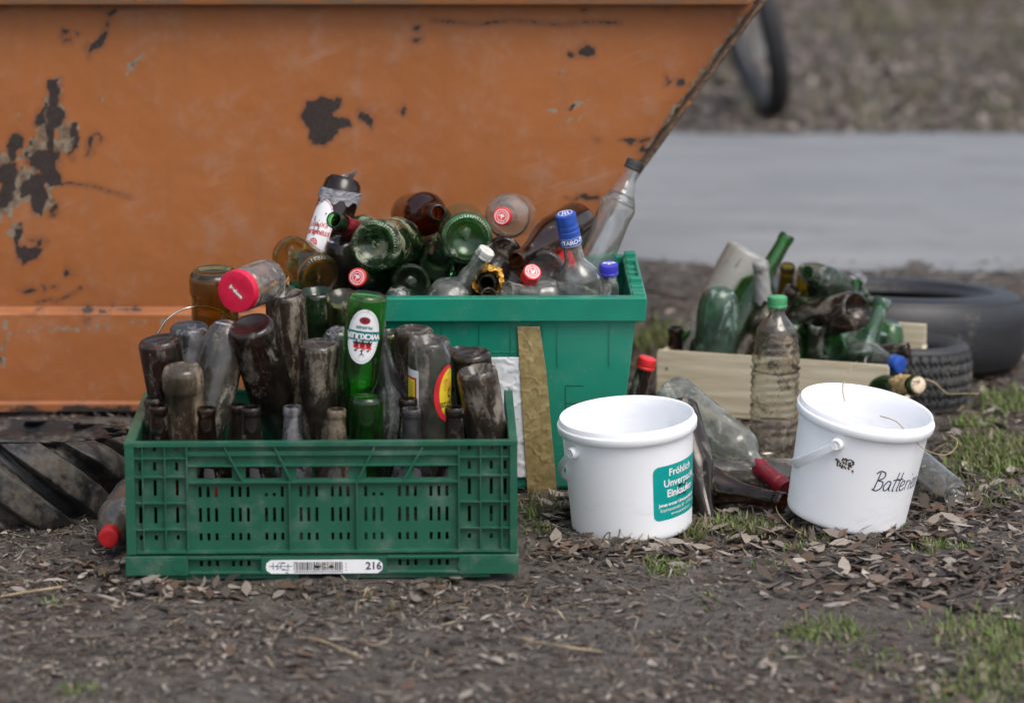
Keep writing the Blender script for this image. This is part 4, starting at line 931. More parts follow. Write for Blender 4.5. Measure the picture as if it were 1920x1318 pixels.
# ------------------------------------------------------------------ bottles
def heel(R, punt=.012, base=True):
    return [(0, punt), (R * .35, punt * .92), (R * .62, punt * .45), (R * .76, .0012), (R * .82, 0), (R - .004, .0006), (R - .0012, .0035), (R, .009)]
def lipring(rn, H, big=.0016, h=.012):
    return [(rn, H - h - .002), (rn + big, H - h), (rn + big * 1.1, H - h * .45), (rn + big * .8, H - .0015), (rn + big * .2, H)]
def cosblend(r0, r1, z0, z1, n=12, p=1.0):
    out = []
    for i in range(1, n + 1):
        t = i / n; k = (.5 - .5 * math.cos(math.pi * t ** p)); out.append((r0 + (r1 - r0) * k, z0 + (z1 - z0) * t))
    return out
def outline(kind, R, H):
    rn = .0132
    if kind == 'longneck':   # beer: straight body, long tapering neck
        return heel(R, .008) + [(R, H * z) for z in (.1, .2, .3, .4, .48)] + cosblend(R, .0142, H * .48, H * .88, 16, .86) + [(rn, H * .93)] + lipring(rn, H)
    if kind == 'bordeaux':
        rn = .0138; return heel(R, .02) + [(R, H * z) for z in (.1, .2, .3, .4, .5, .6)] + cosblend(R, .0158, H * .6, H * .735, 14) + cosblend(.0158, rn, H * .735, H * .93, 4) + lipring(rn, H, .0012, .014)
    if kind == 'burgundy':
        rn = .0142; return heel(R, .022) + [(R, H * z) for z in (.1, .2, .3, .4)] + cosblend(R, .0165, H * .4, H * .76, 16, .9) + cosblend(.0165, rn, H * .76, H * .93, 4) + lipring(rn, H, .0024, .016)
    if kind == 'hock':
        return heel(R, .008) + [(R, H * z) for z in (.1, .2, .3, .38)] + cosblend(R, rn, H * .38, H * .92, 20, .8) + lipring(rn, H)
    if kind == 'spirit':
        rn = .0135; return heel(R, .006) + [(R, H * z) for z in (.1, .2, .3, .4, .5, .58)] + cosblend(R, .0165, H * .58, H * .73, 12, 1.15) + [(.0165, H * .78), (rn, H * .83), (rn, H * .9)] + lipring(rn, H, .001, .01)
    if kind == 'mineral':    # shouldered bottle with moulded rings below the neck
        b = heel(R, .006) + [(R, H * z) for z in (.1, .2, .3, .4, .5, .6)] + [(R * 1.0, H * .66), (R * 1.06, H * .675), (R * 1.06, H * .72), (R * .98, H * .735)]
        for k in range(5): b += [(R * (.96 - .05 * k) + .0008, H * (.74 + .011 * k)), (R * (.94 - .05 * k) - .0006, H * (.7455 + .011 * k))]
        return b + cosblend(R * .68, .0135, H * .80, H * .9, 6) + [(.0132, H * .94)] + lipring(.0132, H, .001, .01)
    if kind == 'collar':     # thick band round the heel
        b = [(0, .006), (R * .6, .004), (R * .78, 0), (R * .9, .0008), (R * 1.02, .008), (R * 1.07, .016), (R * 1.07, .034), (R * 1.05, .039), (R * .985, .043), (R * .985, H * .3), (R * 1.0, H * .34)]
        return b + [(R, H * .5)] + cosblend(R, .0155, H * .5, H * .78, 12) + [(rn, H * .9)] + lipring(rn, H)
    if kind == 'stubby':
        return heel(R, .008) + [(R, H * z) for z in (.15, .3, .45, .52)] + cosblend(R, .0155, H * .52, H * .76, 14, .95) + [(rn, H * .88)] + lipring(rn, H, .0022, .011)
    if kind == 'jar':
        return heel(R, .004) + [(R, H * z) for z in (.2, .4, .6, .76)] + cosblend(R, R * .88, H * .76, H * .86, 6) + lipring(R * .88, H, .001, .01)
    if kind == 'pet':        # ribbed plastic bottle
        b = [(0, .012), (R * .4, .009), (R * .7, .001), (R * .86, .001), (R * .97, .010), (R, .022)]
        for k in range(9):
            z = .05 + k * (H * .42) / 9; b += [(R, z), (R * .945, z + .004), (R * .945, z + .006), (R, z + .010)]
        zb = H * .56; b += [(R * .93, zb), (R * .90, zb + .006), (R * .93, zb + .012)]
        for k in range(4):
            z = H * .62 + k * .013; b += [(R * (.99 - .04 * k), z), (R * (.945 - .04 * k), z + .004), (R * (.985 - .05 * k), z + .009)]
        return b + cosblend(R * .8, .0128, H * .80, H * .925, 9, .85) + [(.0165, H * .93), (.0165, H * .938), (.0128, H * .941), (.0125, H)]
    if kind == 'smoothpet':
        return [(0, .014), (R * .35, .012), (R * .6, .003), (R * .75, 0), (R * .92, .008), (R, .03), (R, H * .2), (R * .985, H * .22), (R, H * .24)] + [(R, H * z) for z in (.4, .5, .6)] + cosblend(R, .0128, H * .6, H * .93, 14, .85) + [(.0165, H * .935), (.0165, H * .943), (.0128, H * .946), (.0125, H)]
    if kind == 'round':      # domed base (seen upside down)
        return [(0, 0), (R * .35, .0015), (R * .6, .006), (R * .8, .015), (R * .93, .028), (R, .05)] + [(R, H * z) for z in (.3, .4, .5)] + cosblend(R, .015, H * .5, H * .78, 12) + [(rn, H * .9)] + lipring(rn, H)
def solid(out, wall, H, base=.006):
    rmax_i = next(i for i, p in enumerate(out) if p[1] >= .009 and i > 4)
    inner = []
    for i in range(len(out) - 1, -1, -1):
        r, z = out[i]; a = out[max(i - 1, 0)]; b = out[min(i + 1, len(out) - 1)]
        if z < base + .004 and i <= rmax_i + 1: continue
        d = Vector((b[0] - a[0], b[1] - a[1])); 
        if d.length < 1e-9: continue
        d.normalize(); nr, nz = -d.y, d.x
        inner.append((max(r + nr * wall, .004), min(z + nz * wall * .6, H) if i < len(out) - 1 else H))
    inner[0] = (max(out[-1][0] - wall * .8, .006), H - .0002)
    k = inner[-1]; p0 = out[0][1]
    return out + inner + [(k[0] * .92, base + .003), (k[0] * .6, max(base, p0 * .6 + base)), (0, p0 + base)]
BCACHE = {}
def bottle_mesh(kind, R, H, seg=44, knurl=False, wall=None):
    key = (kind, round(R, 4), round(H, 3), seg, knurl)
    if key in BCACHE: return BCACHE[key]
    out = outline(kind, R, H); pl = kind in ('pet', 'smoothpet')
    pr = solid(out, wall or (.0007 if pl else .0026), H, .0015 if pl else .005)
    mod = None
    if knurl:
        def mod(i, a, r, z):
            if i in (3, 4, 5) : return r, z - .0016 * (i == 4) + .0016 * (.5 + .5 * math.cos(a * (seg // 3)))
            return r, z
    V, F = lathe_vf(pr, seg, mod); BCACHE[key] = (V, F, out); return BCACHE[key]
def r_at(out, z):
    best = out[-1][0]
    for a, b in zip(out, out[1:]):
        if a[1] <= z <= b[1] and b[1] > a[1] and a[1] > .003: return a[0] + (b[0] - a[0]) * (z - a[1]) / (b[1] - a[1])
    return best
BOT = {}
def bottle(label, kind, gm, R, H, a, b, anchor='b', name='bottle', cat='bottle', roll=None, cap=None, sleeve=None, seg=44, knurl=False, group=None, extra=None, key=None):
    """anchor 'b': the middle of the base lies at a and the bottle points to b; 'm': the mouth (or cap top) lies at a and b is towards the base"""
    pa = a if isinstance(a, Vector) else P(*a); pb = b if isinstance(b, Vector) else P(*b)
    ax = (pb - pa).normalized() if anchor == 'b' else (pa - pb).normalized()
    V, F, out = bottle_mesh(kind, R, H, seg, knurl)
    org = pa if anchor == 'b' else pa - ax * H
    # local x turns towards the camera so that labels face it
    to = (EYE - org); x = (to - ax * to.dot(ax)).normalized(); y = ax.cross(x)
    rot = Matrix((x, y, ax)).transposed().to_4x4()
    if roll: rot = rot @ Matrix.Rotation(roll, 4, 'Z')
    if cap or sleeve or extra:
        t = empty(name, org); t.rotation_euler = rot.to_euler(); body = mesh('glass_body' if 'pet' not in kind else 'plastic_body', V, F, M[gm], t, True, sharp=60)
    else:
        t = mesh(name, V, F, M[gm], None, True, sharp=60); t.location = org; t.rotation_euler = rot.to_euler()
    tag(t, label, cat, group)
    if cap: add_cap(t, H, out, *cap)
    if sleeve:
        z0, mt, nm = sleeve; zs = np.linspace(z0, H - .001, 16); pr = [(r_at(out, z) + .0006, z) for z in zs]
        zr_ = [(p[0] - .0012, p[1]) for p in pr][::-1]
        V2, F2 = lathe_vf(pr + [(pr[-1][0] - .002, H + .0008)] + ([(0, H + .0012)] if nm == 'capsule' else []), 36, lambda i, a, r, z: (r + .0004 * math.sin(a * 5 + i), z + (.004 * math.sin(a * 3) + .003 * math.sin(a * 7 + 1) if i == 0 else 0)))
        mesh(nm, V2, F2, M[mt], t, True, sharp=50)
    if extra: extra(t, R, H, out)
    if key: BOT[key] = t
    return t
def add_cap(t, H, out, mat, r=.0155, h=.018, emblem=None, dome=0, ridges=True, sleeve=0.0):
    z1 = H + .0016; z0 = z1 - h
    pr = [(r - .0012, z0), (r + .0003, z0 + .0006), (r + .0003, z0 + h * .22), (r - .0004, z0 + h * .26), (r, z0 + h * .32), (r, z1 - .0026), (r - .0006, z1 - .001), (r - .0024, z1 + dome * .3), (r * .5, z1 + dome), (0, z1 + dome)]
    if sleeve:
        pr = [(r + .0012, z0 - sleeve), (r + .0006, z0 - sleeve * .6), (r + .0006, z0 - .004)] + [(r + .0006, z0 - .003), (r - .0004, z0 - .0015)] + pr[1:]
    n = 72
    V, F = lathe_vf(pr, n, lambda i, a, rr, z: (rr - (.0004 if ridges and int(a / (2 * math.pi) * n + .5) % 2 and len(pr) - 6 <= i <= len(pr) - 5 else 0), z))
    c = mesh('cap', V, F, M[mat], t, True, sharp=40)
    if emblem: emblem(c, z1 + dome + .0003, r)
def lay(z): return lambda a, b: (a, b, z)
def ring_emblem(col='ink_white', figure='rider'):
    def f(c, z, r):
        k = r / .0155; F_ = Flat().ellipse(0, 0, .0122 * k, .0122 * k, .93).ellipse(0, 0, .0078 * k, .0078 * k, .9)
        for i in range(26):                                # lettering round the rim, too small to read in the photo
            a = 2 * math.pi * i / 26
            if i % 7 == 6: continue
            p = lambda q, s: (q * k * math.cos(a + s), q * k * math.sin(a + s)); F_.stroke([p(.0092, -.03), p(.0107, .05)], .0007 * k)
            if i % 2: F_.stroke([p(.0107, -.06), p(.0107, .06)], .0006 * k)
        F_.ellipse(.0008 * k, .0012 * k, .0023 * k, .0017 * k, n=14, rings=2).stroke([(-.003 * k, -.004 * k), (-.001 * k, -.0005 * k), (.003 * k, -.002 * k), (.0035 * k, .003 * k)], .0014 * k).stroke([(.001 * k, .003 * k), (-.002 * k, .004 * k), (-.0035 * k, .002 * k)], .0012 * k)
        F_.rot(.4).build('cap_emblem', lay(z), M[col], c)
    return f
def eagle_emblem(c, z, r):
    F_ = Flat()
    for s in (-1, 1):
        for k in range(5):
            a = .15 + k * .27; F_.stroke([(s * .0012, -.001), (s * (.004 + .004 * math.cos(a)), .0005 + .006 * math.sin(a) * .6), (s * (.0035 + .0078 * math.cos(a)), .0075 * math.sin(a) - .0005)], .0017)
        F_.stroke([(0, .001), (s * .0016, .0055), (s * .0034, .0062)], .0013)
        F_.stroke([(0, -.002), (s * .0025, -.0065)], .0016)
    F_.ellipse(0, 0, .0022, .0042, n=16, rings=2); F_.rot(math.pi / 2 + .1).build('cap_emblem', lay(z), M['ink_white'], c)
def oval_emblem(c, z, r):
    F_ = Flat().ellipse(0, 0, .0125, .0125, .9).stroke([(-.006, -.008), (-.004, .0), (-.0035, .009)], .0016).stroke([(.006, -.008), (.005, .0), (.0035, .009)], .0016).stroke([(-.005, -.002), (.0055, -.002)], .0014).stroke([(0, -.0095), (0, .0095)], .0014)
    F_.rot(math.pi / 2).build('cap_emblem', lay(z), M['ink_white'], c)
def on_cyl(R, off, z0=0.0, mirror=False):
    """flat (x right, y up) as seen by the camera with the bottle's mouth up -> surface; flip for bottles standing on their mouths by rotating the drawing"""
    return lambda a, b: ((R + off) * math.cos(a / R), (R + off) * math.sin(a / R), z0 + b)
# labels and other things that stick to bottles
def pilsener(t, R, H, out):
    z0 = .062; k = on_cyl(R, .0006, z0)
    base = Flat().shape(lambda a: (.0262 * math.cos(a), .043 * math.sin(a) * (1 if math.sin(a) > 0 else 1.0)), 56, 6).build('paper_label', k, M['paper_white'], t)
    k2 = on_cyl(R, .0009, z0); k3 = on_cyl(R, .0012, z0)
    Flat().rect(-.0278, .0278, -.0085, .0065, 24).build('label_band', k2, M['ink_teal'], base)
    Flat().text('WICKÜLER', 0, -.001, .0118, bold=.0004, spacing=.9).build('lettering', k3, M['ink_white'], base)
    Flat().text('PILSENER', 0, -.0145, .0062, bold=.0002).build('lettering', k2, M['ink_teal'], base)
    Flat().ellipse(0, -.0255, .0085, .0056).build('seal', k2, M['wine_red_foil'], base)
    f = Flat()
    for s in (-1, 0, 1):
        f.ellipse(s * .0095, .0135, .0045, .006, n=16, rings=2).stroke([(s * .0095 - .005, .019), (s * .0095 + .004, .017)], .003)
    f.build('crest', k2, M['ink_red'], base)
    f = Flat()
    for s in (-1, 0, 1):
        f.stroke([(s * .0095 - .005, .0085), (s * .0095 - .002, .0115), (s * .0095, .0075), (s * .0095 + .002, .0115), (s * .0095 + .005, .0085)], .0024); f.stroke([(s * .0095 - .002, .021), (s * .0095 + .002, .023)], .0022)
    f.stroke([(-.004, .031), (0, .026), (.003, .032)], .001).stroke([(0, .023), (0, .029)], .0012); f.build('crest', k3, M['ink_black'], base)
    Flat().ellipse(0, 0, .0238, .040, .975).build('label_border', k2, M['ink_grey'], base)
def yellow_label(t, R, H, out):
    k0, k1, k2 = (on_cyl(R, o, .085) for o in (.0005, .0008, .0011))
    c = .030; b = Flat().rect(c - .0125, c + .016, -.042, .038, 14, 6).build('paper_label', k0, M['paper_white'], t)
    Flat().rect(c - .0085, c + .0155, -.030, .036, 12, 6).build('label_border', k1, M['label_red'], b); Flat().rect(c - .0055, c + .015, -.0265, .034, 10, 6).build('label_field', k2, M['ink_yellow'], b)
    f = Flat()
    for i in range(14): f.stroke([(c - .002, -.020 + i * .0035), (c + .006, -.019 + i * .0035)], .0007)
    f.build('lettering', on_cyl(R, .0014, .085), M['ink_black'], b)
    d = -.0335; e = Flat().ellipse(d, -.002, .027, .046, n=56).build('paper_label', k0, M['label_red'], t)
    Flat().ellipse(d - .003, -.002, .021, .040, n=56).build('label_field', k1, M['ink_yellow'], e)
    Flat().text('LATZE', d + .002, .014, .0105, bold=.0003).build('lettering', k2, M['ink_black'], e)
    f = Flat()
    for i in range(6): f.stroke([(d - .008, -.026 + i * .0035), (d + .010, -.026 + i * .0035)], .0008)
    f.build('lettering', k2, M['label_red'], e)
def export_label(t, R, H, out):
    z0 = .098; k0, k1, k2 = (on_cyl(R, o, z0) for o in (.0006, .0009, .0012)); c = .024
    b = Flat().shape(lambda a: (c + .027 * math.cos(a), .052 * math.sin(a) if math.sin(a) < 0 else .045 * min(1, 2.2 * math.sin(a))), 64, 6).build('paper_label', k0, M['ink_white'], t)
    Flat().shape(lambda a: (c + .0257 * math.cos(a), .050 * math.sin(a) if math.sin(a) < 0 else .043 * min(1, 2.2 * math.sin(a))), 64, 1, .965).build('label_border', k1, M['ink_pink'], b)
    f = Flat().text('STERNBURG', c, .008, .0105, bold=.0003, spacing=.85).text('EXPORT', c, -.006, .0105, bold=.0002); f.build('lettering', k1, M['ink_red'], b)
    f = Flat().ellipse(c, .028, .009, .009, .8)
    for i in range(8): a = i * math.pi / 4; f.stroke([(c + .002 * math.cos(a), .028 + .002 * math.sin(a)), (c + .008 * math.cos(a), .028 + .008 * math.sin(a))], .0022)
    f.build('emblem', k1, M['ink_red'], b)
    f = Flat(); rb = random.Random(5)
    for i in range(9): r = rb.uniform(.0006, .002); f.ellipse(c + rb.uniform(-.02, .02), rb.uniform(-.045, -.01), r, r * 1.5, n=9, rings=1)
    f.build('stain', k2, M['ink_black'], b)
    V = [];  nu, nv = 26, 9                                # torn foil round the heel
    for j in range(nv):
        for i in range(nu):
            a = -1.5 + 3.0 * i / (nu - 1); z = .022 + .021 * j / (nv - 1) + .006 * math.sin(a * 1.3 + 1) + (.006 * math.sin(a * 9) if j == nv - 1 else 0); r = R + .0012 + .0018 * (random.random())
            V.append((r * math.cos(a), r * math.sin(a), z))
    mesh('torn_foil', V, [(j * nu + i, j * nu + i + 1, (j + 1) * nu + i + 1, (j + 1) * nu + i) for j in range(nv - 1) for i in range(nu - 1)], M['paper_grey'], t, False)
    V = []
    for j in range(7):
        for i in range(9):
            x, y = (i - 4) / 4, (j - 3) / 3; V.append((x * R * .62 + .002 * random.random(), y * R * .8, .010 - .0165 * (1 - abs(x)) ** 1.5 * (1 - .6 * abs(y)) - .004 * random.random()))
    mesh('torn_foil', V, [(j * 9 + i, j * 9 + i + 1, (j + 1) * 9 + i + 1, (j + 1) * 9 + i) for j in range(6) for i in range(8)], M['black_foil'], t, False)
    V, F = tube_vf([(R * .3, -.006, .004), (R * .4, -.010, -.008), (R * .35, -.016, -.017)], [.008, .007, .003], 5, .35); mesh('torn_foil', V, F, M['paper_grey'], t)
def blue_print(t, R, H, out):
    k = on_cyl(R, .0006, H * .42)
    Flat().text('VODKA', 0, .012, .015, bold=.0004).build('lettering', k, M['ink_white'], t); 
    f = Flat().rect(-.024, .024, .0015, .0035, 10).rect(-.02, .02, .022, .0236, 10); f.build('print_line', k, M['blue_cap'], t)
def yellow_spot(t, R, H, out): Flat().rect(-.012, .014, H * .25, H * .5, 8).build('paper_label', on_cyl(R, .0006), M['ink_yellow'], t)
def red_spot(t, R, H, out): Flat().rect(.010, .024, H * .36, H * .52, 8, 2).build('paper_label', on_cyl(R, .0006), M['label_red'], t)
def crumple(mat, z0, z1, rr, amp, nm='crumpled_foil'):
    def f(t, R, H, out):
        n, m_ = 40, 12; rb = random.Random(3); V = []
        for j in range(m_):
            z = H * z0 + (H * z1 - H * z0) * j / (m_ - 1)
            for i in range(n):
                a = 2 * math.pi * i / n; r = r_at(out, min(z, H - .001)) + rr + rb.uniform(0, amp) + (amp * 1.3 * abs(math.sin(a * 2.5 + j * .5)))
                V.append((r * math.cos(a), r * math.sin(a), z + rb.uniform(-.001, .001) + (.006 * math.sin(a * 4) if j in (0,) else 0)))
        mesh(nm, V, [(j * n + i, j * n + (i + 1) % n, (j + 1) * n + (i + 1) % n, (j + 1) * n + i) for j in range(m_ - 1) for i in range(n)], M[mat], t)
    return f

def both(*fs):
    def g_(t, R, H, out):
        for f in fs: f(t, R, H, out)
    return g_
RE = ring_emblem()
# ---- upright beer bottles along the front of the crate: mouths about 25 cm above the crate floor
GU = 'upright brown beer bottles in the front of the green crate'
HB = .252
def up(u, v, gm, label, extra=None, lean=0, kind='longneck'):
    m_ = P(u, v, 4.872 if v > 759 else 4.935); HB = round(m_.z - .013, 3); b_ = m_ + Vector((lean, .004, -HB)); return bottle(label, kind, gm, .0335, HB, m_, b_, 'm', 'beer_bottle', extra=extra, group=GU)
up(287, 746, 'dark_brown_glass', 'open brown beer bottle upright at the left end of the crate, behind another bottle neck', lean=.002)
up(297, 760, 'brown_glass', 'open brown beer bottle upright in the front left corner of the crate', red_spot, lean=.003)
up(387, 764, 'brown_glass', 'open brown beer bottle upright in front of the tan dusty upturned bottle', red_spot)
up(446, 758, 'dark_brown_glass', 'open dark beer bottle upright, half hidden by the bottle neck beside it')
up(471, 763, 'dark_brown_glass', 'open dark beer bottle upright in front of the leaning upturned brown bottle')
up(548, 762, 'grey_dusty_glass', 'open grey dusty beer bottle upright near the middle of the crate front')
up(631, 767, 'tan_dusty_glass', 'open pale mud-coated beer bottle upright beside the lower green bottle')
up(765, 747, 'dark_brown_glass', 'open dark beer bottle upright behind another neck below the yellow label', lean=.002)
up(771, 766, 'grey_dusty_glass', 'open dark dusty beer bottle upright below the yellow label')
up(852, 763, 'dark_brown_glass', 'open dark beer bottle upright at the right end of the crate front')
# ---- bottles standing on their mouths, bases up
GI = 'bottles standing bottom up in the green crate'
def inv(u, v, Y, u2, kind, gm, R, H, label, dY=.02, **k):
    a = P(u, v, Y); b = P(u2, v + 200, Y + dY); return bottle(label, kind, gm, R, H, a, b, 'b', 'upturned_bottle', group=GI, **k)
inv(297, 636, 4.99, 335, 'longneck', 'dark_brown_glass', .0335, .26, 'dark brown upturned bottle leaning outwards at the left end of the crate')
inv(355, 610, 5.05, 362, 'longneck', 'grey_dusty_glass', .0315, .27, 'grey dusty upturned bottle behind the leftmost dark brown one')
inv(341, 687, 4.93, 356, 'collar', 'tan_dusty_glass', .0300, .25, 'tan dusty upturned bottle with a thick band around its base')
inv(402, 507, 5.19, 405, 'collar', 'amber_glass', .0390, .36, 'tall wide amber upturned bottle behind the red-lidded jar')
inv(432, 600, 5.02, 385, 'round', 'smoky_glass', .0355, .30, 'smoky clear upturned bottle with a domed base and pale blue sheen', dY=-.04)
inv(470, 608, 4.98, 527, 'longneck', 'dark_brown_glass', .0365, .28, 'large brown upturned bottle leaning with its base towards the viewer', dY=.07)
inv(535, 549, 5.12, 545, 'bordeaux', 'dusty_brown_glass', .0330, .30, 'tall mud-streaked upturned bottle right of the red-lidded jar')
inv(594, 545, 5.17, 600, 'bordeaux', 'dark_green_glass', .0310, .30, 'narrow dark green upturned bottle behind the crate middle')
inv(598, 643, 4.99, 606, 'stubby', 'dusty_brown_glass', .0328, .26, 'brown upturned bottle with cracked grey mud in the middle of the crate')
inv(690, 551, 4.965, 668, 'stubby', 'bright_green_glass', .0308, .25, 'bright green upturned beer bottle with a white oval label', extra=pilsener, dY=.0)
inv(687, 743, 4.905, 687, 'longneck', 'bright_green_glass', .0262, .17, 'bright green glass upturned below the labelled green bottle', dY=.0, cat_=None) if False else bottle('short bright green glass upturned below the labelled green bottle', 'jar', 'bright_green_glass', .0262, .135, P(687, 743, 4.905), P(687, 943, 4.905), 'b', 'upturned_glass', 'glass', group=GI)
inv(643, 556, 5.10, 655, 'stubby', 'olive_glass', .0270, .24, 'olive brown bottle base tilted behind the labelled green bottle', dY=.10)
inv(634, 612, 5.06, 640, 'round', 'grey_dusty_glass', .0300, .26, 'dark bluish round-based bottle between cracked-mud bottle and labelled green bottle')
bottle('dusty blue-grey wine bottle standing upright behind the labelled green bottle', 'hock', 'grey_dusty_glass', .036, .30, P(704, 600, 5.02), P(742, 800, 5.02), 'm', 'wine_bottle')
inv(733, 622, 5.12, 740, 'stubby', 'olive_glass', .0200, .22, 'thin olive bottle just visible right of the labelled green bottle')
inv(777, 617, 5.06, 770, 'longneck', 'dusty_brown_glass', .0318, .27, 'frosted dark upturned bottle behind the yellow-labelled one')
inv(805, 636, 4.965, 806, 'bordeaux', 'smoky_glass', .0330, .29, 'dusty clear upturned bottle with torn yellow and red labels', extra=yellow_label)
inv(862, 655, 5.08, 872, 'stubby', 'dusty_brown_glass', .0215, .25, 'slim dusty upturned bottle wedged behind the pair at the right end')
inv(882, 660, 5.03, 905, 'longneck', 'dark_brown_glass', .0320, .27, 'dark upturned bottle with a ringed base at the right end of the crate')
inv(893, 692, 4.945, 928, 'bordeaux', 'dusty_brown_glass', .0320, .27, 'brown mud-streaked upturned bottle leaning right at the crate end')
# red-lidded jar and the things around it
def fresh(c, z, r):
    a = rad(-42)
    def tw(f): return f.rot(math.pi / 2 + math.pi + rad(28))
    tw(Flat().rect(-.0155, .0155, -.0048, .0048)).build('lid_label', lay(z), M['wine_red_foil'] if False else M['label_red'], c)
    tw(Flat().rect(-.0155, .0155, .0044, .0050).rect(-.0155, .0155, -.0050, -.0044).rect(-.0157, -.0151, -.005, .005).rect(.0151, .0157, -.005, .005)).build('label_border', lay(z + .0002), M['ink_pink'], c)
    tw(Flat().text('freshona', 0, 0, .0078, bold=.0004)).build('lettering', lay(z + .0003), M['ink_white'], c)
bottle('clear glass jar with a red screw lid lying on top of the crate bottles', 'jar', 'clear_glass', .0345, .105, P(443, 547, 5.02), P(520, 518, 5.14), 'm', 'glass_jar', 'jar', cap=('pink_red_lid', .0335, .015, fresh, -.0012, False))
V, F = [], []
for j in range(8):
    for i in range(14): V.append(Vector(P(482 + i * 4.6, 520 + j * 3.2 - 9 * math.sin(i * .5) * (j < 4), 5.16)) + Vector((0, random.uniform(-.006, .006) + .01 * math.sin(i * .9 + j * .7), random.uniform(-.003, .003))))
tag(mesh('crumpled_leaf', V, [(j * 14 + i, j * 14 + i + 1, (j + 1) * 14 + i + 1, (j + 1) * 14 + i) for j in range(7) for i in range(13)], M['orange_leaf'], None), 'crumpled orange-brown dead leaf behind the red-lidded jar', 'leaf')
bc = P(400, 640, 5.16)
V, F = tube_vf(spline([P(296, 626, 5.16), P(312, 601, 5.16), P(333, 585, 5.165), P(358, 576, 5.17), P(392, 575, 5.19), P(425, 590, 5.2), P(440, 618, 5.2), P(442, 650, 5.2)], 8), .0013, 8)
tag(mesh('wire_handle', V, F, M['wire_metal'], None, True), 'curved thin metal wire handle behind the leftmost upturned bottles', 'wire handle')

# ---- heap in the green bin
bottle('brown plastic bottle standing bottom up with a white oval label and torn foil', 'smoothpet', 'brown_pet', .0345, .31, P(646, 336, 5.56), P(590, 530, 5.50), 'b', 'plastic_bottle', extra=export_label)
bottle('green bottle neck with torn red foil pointing left in front of the labelled brown bottle', 'bordeaux', 'green_glass', .036, .30, P(626, 412, 5.42), P(725, 468, 5.62), 'm', 'wine_bottle', extra=crumple('wine_red_foil', .72, .905, .0012, .001))
bottle('big mossy green bottle lying with its ribbed base towards the viewer', 'burgundy', 'mossy_green_glass', .0435, .30, P(701, 461, 5.34), P(803, 447, 5.62), 'b', 'champagne_bottle', seg=150, knurl=True)
bottle('round-shouldered brown bottle on top of the heap, its open mouth facing the viewer', 'stubby', 'brown_glass', .0385, .22, P(822, 399, 5.44), P(768, 404, 5.66), 'm', 'beer_bottle')
bottle('green bottle with a round scratched base towards the viewer at the heap centre', 'bordeaux', 'green_glass', .0435, .30, P(876, 448, 5.36), P(862, 418, 5.62), 'b', 'wine_bottle', seg=150, knurl=True)
bottle('clear bottle on top of the heap, red emblem cap facing the viewer', 'spirit', 'clear_glass', .0390, .24, P(941, 406, 5.45), P(968, 404, 5.70), 'm', 'spirit_bottle', cap=('red_cap', .0158, .018, RE))
bottle('brown bottle with a long open neck pointing left across the heap', 'hock', 'brown_glass', .0365, .29, P(967, 488, 5.38), P(1062, 428, 5.60), 'm', 'beer_bottle')
bottle('mud-smeared clear bottle with a dirty white cap leaning over the bin front', 'spirit', 'veiled_clear_glass', .0430, .25, P(913, 470, 5.345), P(842, 572, 5.375), 'm', 'spirit_bottle', cap=('white_cap', .0150, .015))
bottle('dark brown bottle mouth wrapped in crumpled gold foil', 'bordeaux', 'dark_brown_glass', .034, .28, P(913, 533, 5.33), P(935, 488, 5.58), 'm', 'wine_bottle', extra=crumple('gold_foil', .80, .965, .002, .0045))
bottle('clear open bottle neck pointing left at the bin rim', 'spirit', 'veiled_clear_glass', .0330, .22, P(950, 543, 5.335), P(1062, 566, 5.43), 'm', 'spirit_bottle')
bottle('clear bottle with a red emblem cap peeping over the middle of the bin rim', 'spirit', 'clear_glass', .034, .26, P(998, 510, 5.36), P(972, 566, 5.44), 'm', 'spirit_bottle', cap=('red_cap', .0158, .022, RE))
def ital(t, R, H, out):
    k = on_cyl(.0182, .0008, H - .046); Flat().text('·ITARO·IT', .002, 0, .0105, bold=.0003, spacing=.95).build('lettering', k, M['ink_white'], t); Flat().rect(-.02, .02, -.0068, -.0062, 16).rect(-.02, .02, .0064, .0070, 16).build('print_line', k, M['ink_white'], t); blue_print(t, R, H, out)
bottle('clear spirit bottle upright with a tall blue cap and sleeve', 'spirit', 'clear_glass', .0385, .29, P(1060, 402, 5.37), P(1092, 560, 5.40), 'm', 'spirit_bottle', cap=('blue_cap', .0176, .028, oval_emblem, .0005, True, .026), extra=ital)
bottle('small clear flask with a violet-blue eagle cap at the bin corner', 'spirit', 'clear_glass', .0190, .17, P(1142, 496, 5.40), P(1141, 600, 5.42), 'm', 'flask', cap=('violet_cap', .0155, .019, eagle_emblem))
bottle('tall clear ribbed-shoulder bottle leaning right with a metal cap', 'mineral', 'clear_glass', .0305, .29, P(1192, 303, 5.60), P(1112, 500, 5.56), 'm', 'water_bottle', cap=('black_ring', .0158, .017, lambda c, z, r: Flat().ellipse(0, 0, .0125, .0125).build('cap_disc', lay(z), M['ink_white'], c)))
bottle('clear bottle with a red cap hidden behind the blue-capped bottle', 'spirit', 'clear_glass', .034, .25, P(1055, 484, 5.50), P(1100, 540, 5.58), 'm', 'spirit_bottle', cap=('red_cap', .0155, .022))
bottle('dark green bottle base low in the heap under the mossy bottle', 'bordeaux', 'dark_green_glass', .0325, .28, P(771, 531, 5.34), P(752, 524, 5.58), 'b', 'wine_bottle', seg=120, knurl=True)
bottle('green bottle with a red emblem cap lying behind the crate bottles', 'burgundy', 'green_glass', .037, .28, P(670, 520, 5.33), P(742, 536, 5.55), 'm', 'spirit_bottle', cap=('red_cap', .0158, .018, RE))
bottle('dark bottle base lying between the brown neck and the green base', 'stubby', 'dark_brown_glass', .0315, .25, P(944, 477, 5.47), P(938, 470, 5.72), 'b', 'beer_bottle')
